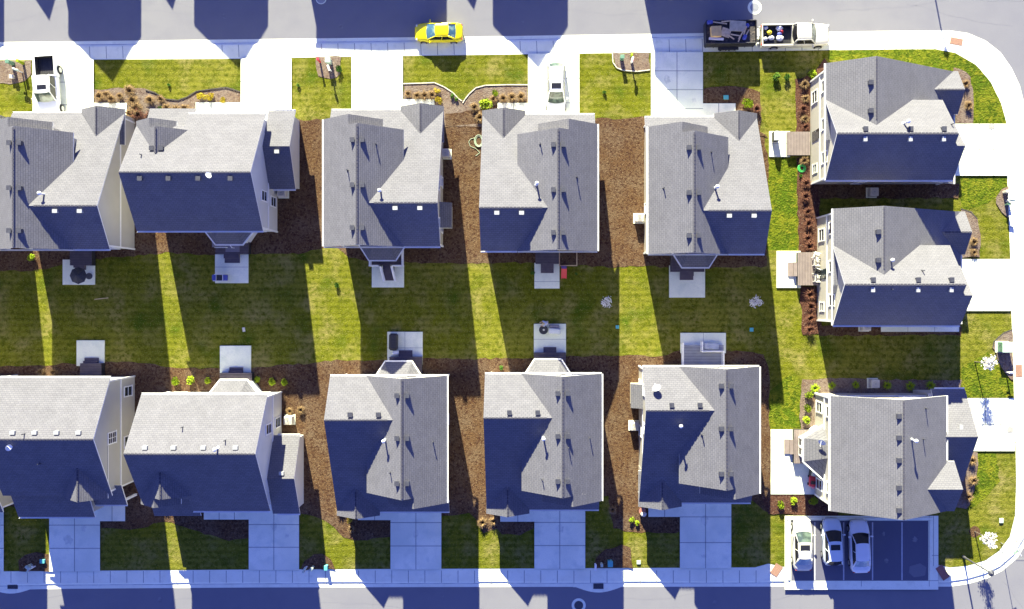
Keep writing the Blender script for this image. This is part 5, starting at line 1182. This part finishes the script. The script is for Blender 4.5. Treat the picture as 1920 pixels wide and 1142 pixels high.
row(pgr, 'green', '# dark green shrub from the left in the upper lawns and beds', [(305,207,1.0),(318,160,.45),(637,130,.9),(561,162,.5),(1132,174,.5),(848,182,.6),(856,188,.5),(1452,147,1.0),(1474,146,.9)], 'dark green shrubs on the upper side')
row(pgr, 'green', 'small green shrub just below the coiled bright green hose', [(1500,330,.5),(1452,590,.01)][:1], None)
row(pgr, 'green', '# small green plant from the left on the back lawns', [(633,534,.7),(940,690,.6),(998,512,.6),(1080,513,.4)], 'small plants on the back lawns')
ps_ = make_blades('ornamental_grass', 'straw', 11, 170, .62, .75, .018)
row(ps_, 'straw', '# dry ornamental grass clump from the left in the upper left shrub bed', [(190,182),(203,179,.9),(213,187),(228,182,.8),(247,172,1.2),(253,190,1.2),(260,205,1.3),(247,215),(285,190,1.1),(305,188,.9),(316,205,1.1),(333,207),(350,205),(303,222,1.1),(360,212)][:15], 'dry grasses in the upper left bed')
row(ps_, 'straw', '# dry grass clump from the left in the beds below the yellow car', [(766,178,.8),(783,181,.9),(797,181),(811,180),(925,188,.9),(944,186),(960,184),(977,183),(890,203),(900,222,1.1)], 'dry grasses below the yellow car')
row(ps_, 'straw', '# dry yellow plant from the top along the upper right house wall', [(1506,160,1),(1508,187,.9),(1507,225,.9),(1505,303,1)], 'dry plants along the upper right wall')
row(ps_, 'straw', '# dry yellow plant from the top in front of the right hand houses', [(1806,160),(1812,200),(1822,455,1),(1822,474,.9),(1818,862,1.1),(1820,900,1.1),(1811,930)], 'dry plants in front of the right hand houses')
row(ps_, 'straw', '# dry plant from the left at the lower front corners', [(312,950,.9),(640,955),(660,990,.8),(905,978,1.1),(926,975,1),(1148,955,.9)], 'dry plants at the lower front corners')
row(ps_, 'straw', '# brown plant from the left in the rear bed strips', [(80,697,.9),(105,697,.9),(545,770,.8),(566,768,.9),(290,700,.01)][:4], 'brown plants in the rear beds')
pr_ = make_blades('red_twig_shrub', 'redtwig', 13, 150, .75, .8, .016)
row(pr_, 'red', '# dark red twiggy shrub from the top along the right hand garden walls', [(1504,206,.9),(1508,240,.8),(1509,345),(1508,370),(1512,398,.9),(1513,420,1),(1512,448,1),(1515,463,1.1),(1516,553,1.15),(1518,575,1.1),(1517,597,1),(1516,618,1)], 'dark red shrubs along the right hand walls')
row(pr_, 'red', '# dark twiggy shrub from the left by the upper left front door', [(262,217,1.1),(285,222,1.1),(345,222,1),(1417,206,.9)], 'dark twiggy shrubs in the upper beds')
pw_ = make_blades('pale_leafy_plant', 'lime', 17, 90, .55, .6, .03)
row(pw_, 'pale', '# pale leafed plant from the left against the corner house wall in the shade', [(1526,727,1.1),(1558,722,.9),(1602,721,.9),(1661,722,1),(1704,723,1.1),(1742,722,1.1)], 'pale leafed plants in the shaded bed')

def blossom_tree(label, px, py, h, cr, lean=(0,0), n_=360, seed=1, flowers=True, ring=False):
    t = thing('blossom_tree', label, 'tree', place(px, py, .14)); r_ = random.Random(seed)
    f = MB(); f.cyl((0,0,0), (lean[0]*.5,lean[1]*.5,h*.5), .05, .04, n=8); f.cyl((lean[0]*.5,lean[1]*.5,h*.5), (lean[0],lean[1],h*.85), .04, .02, n=8)
    tips = []
    for k in range(15):
        a = r_.uniform(0, 6.28); z0 = h*r_.uniform(.45,.8); l = cr*r_.uniform(.5,1.1); p0 = Vector((lean[0]*z0/h, lean[1]*z0/h, z0)); p1 = p0+Vector((math.cos(a)*l*.6, math.sin(a)*l*.6, l*.7)); p2 = p1+Vector((math.cos(a+.4)*l*.5, math.sin(a+.4)*l*.5, l*.4))
        f.cyl(p0, p1, .018, .012, n=5); f.cyl(p1, p2, .012, .005, n=5); tips += [p1, p2, (p1+p2)/2]
    f.build('trunk', M['bark'], t)
    c = MB()
    for k in range(n_):
        p = Vector(r_.choice(tips)) + Vector((r_.gauss(0,.11), r_.gauss(0,.11), r_.gauss(0,.1))); s_ = r_.uniform(.035,.07); a = Vector((r_.gauss(0,1), r_.gauss(0,1), r_.gauss(0,.6))).normalized()*s_; b = a.orthogonal().normalized()*s_
        c.add([p-a, p-b, p+a, p+b], [(0,1,2,3)])
    c.build('crown', M['blossom'], t)
    if ring: flat('mulch_ring', [(px+11*math.cos(k*.52), py+11*math.sin(k*.52)) for k in range(12)], .145, 'mulch', wob=.05)
blossom_tree('small tree with white blossom on the shaded back lawn, left one', 1134, 567, 2.2, .38, seed=3, n_=260)
blossom_tree('small tree with white blossom on the shaded back lawn, right one', 1407, 566, 2.2, .40, seed=5, n_=420)
blossom_tree('young white flowering tree beside the large green cabinet', 1826, 678, 3.1, .55, (.3,0), 620, 7)
blossom_tree('young white flowering tree on the lower right corner lawn', 1826, 996, 3.6, .62, (.2,0), 700, 9, ring=True)

# ------------------------------------------------------------------ person on the fire pit patio
def person():
    t = thing('person', 'fair haired person in a pale blue top leaning beside the black fire pit', 'person', place(1025, 605, .26), R(100))
    # joints: pelvis first; the figure leans forward along +y
    J = {'pel': (0,0,.86), 'chest': (0,.16,1.16), 'neck': (0,.30,1.36), 'head': (0,.38,1.52),
         'hl': (-.10,0,.82), 'kl': (-.11,.05,.44), 'al': (-.11,-.02,.07), 'tl': (-.11,.14,.03), 'hr': (.10,0,.82), 'kr': (.11,.09,.44), 'ar': (.11,.02,.07), 'tr': (.11,.18,.03),
         'sl': (-.18,.24,1.30), 'el': (-.24,.34,1.05), 'wl': (-.17,.50,.90), 'sr': (.18,.24,1.30), 'er': (.24,.36,1.06), 'wr': (.16,.52,.92)}
    def skin(name, keys, edges, rad, m_, parent):
        me = bpy.data.meshes.new(name); me.from_pydata([J[k] for k in keys], [(keys.index(a), keys.index(b)) for a, b in edges], []); o = bpy.data.objects.new(name, me); COL.objects.link(o); o.parent = parent
        sk = o.modifiers.new('skin', 'SKIN'); 
        for i, k in enumerate(keys): me.skin_vertices[0].data[i].radius = (rad[k], rad[k]*.85)
        me.skin_vertices[0].data[0].use_root = True
        su = o.modifiers.new('sub', 'SUBSURF'); su.levels = 2; su.render_levels = 2; me.materials.append(m_); return o
    for s_, q in ((-1, 'l'), (1, 'r')):
        w = Vector(J['w'+q]); J['p'+q] = tuple(w+Vector((0,.07,-.03)))
        for k in range(4): J['f%d%s' % (k, q)] = tuple(w+Vector(((k-1.5)*.022,.12,-.04))); J['g%d%s' % (k, q)] = tuple(w+Vector(((k-1.5)*.024,.16-.008*abs(k-1.5),-.075)))
        J['t1'+q] = tuple(w+Vector((-s_*.04,.05,-.03))); J['t2'+q] = tuple(w+Vector((-s_*.055,.09,-.06)))
    keys = list(J); rad = {k: .05 for k in J}
    rad.update(pel=.13, chest=.14, neck=.055, head=.10, hl=.09, hr=.09, kl=.06, kr=.06, al=.045, ar=.045, tl=.04, tr=.04, sl=.06, sr=.06, el=.042, er=.042, wl=.03, wr=.03, pl=.035, pr=.035, t1l=.012, t1r=.012, t2l=.009, t2r=.009)
    for q in 'lr':
        for k in range(4): rad['f%d%s' % (k, q)] = .009; rad['g%d%s' % (k, q)] = .008
    E = [('pel','chest'),('chest','neck'),('neck','head'),('pel','hl'),('hl','kl'),('kl','al'),('al','tl'),('pel','hr'),('hr','kr'),('kr','ar'),('ar','tr'),('chest','sl'),('sl','el'),('el','wl'),('chest','sr'),('sr','er'),('er','wr')]
    for q in 'lr':
        E += [('w'+q,'p'+q),('w'+q,'t1'+q),('t1'+q,'t2'+q)]
        for k in range(4): E += [('p'+q,'f%d%s' % (k, q)),('f%d%s' % (k, q),'g%d%s' % (k, q))]
    body = skin('body', keys, E, rad, M['skin'], t)
    k2 = ['chest','pel','sl','el','sr','er']; r2 = dict(rad); 
    for k in k2: r2[k] = rad[k]+.022
    skin('shirt', k2, [('chest','pel'),('chest','sl'),('sl','el'),('chest','sr'),('sr','er')], r2, M['shirt'], t)
    k3 = ['pel','hl','kl','al','hr','kr','ar']; r3 = {k: rad[k]+.018 for k in k3}
    skin('trousers', k3, [('pel','hl'),('hl','kl'),('kl','al'),('pel','hr'),('hr','kr'),('kr','ar')], r3, M['jeans'], t)
    f = MB(); f.ball((0,.36,1.56), (.105,.12,.11), n=14, m=10); f.ball((0,.24,1.50), (.07,.06,.10)); f.build('hair', M['hair'], t, smooth=True)
    f = MB(); f.ball((0,.50,1.50), (.018,.03,.022)); 
    for s_ in (-1, 1): f.ball((s_*.105,.38,1.50), (.012,.022,.03))
    f.build('nose_and_ears', M['skin'], t, smooth=True)
    f = MB()
    for s_ in (-1, 1): f.ball((s_*.035,.478,1.525), .012)
    f.cbox((0,.48,1.465), (.05,.012,.01)); f.build('eyes_and_mouth', M['dark'], t)
person()
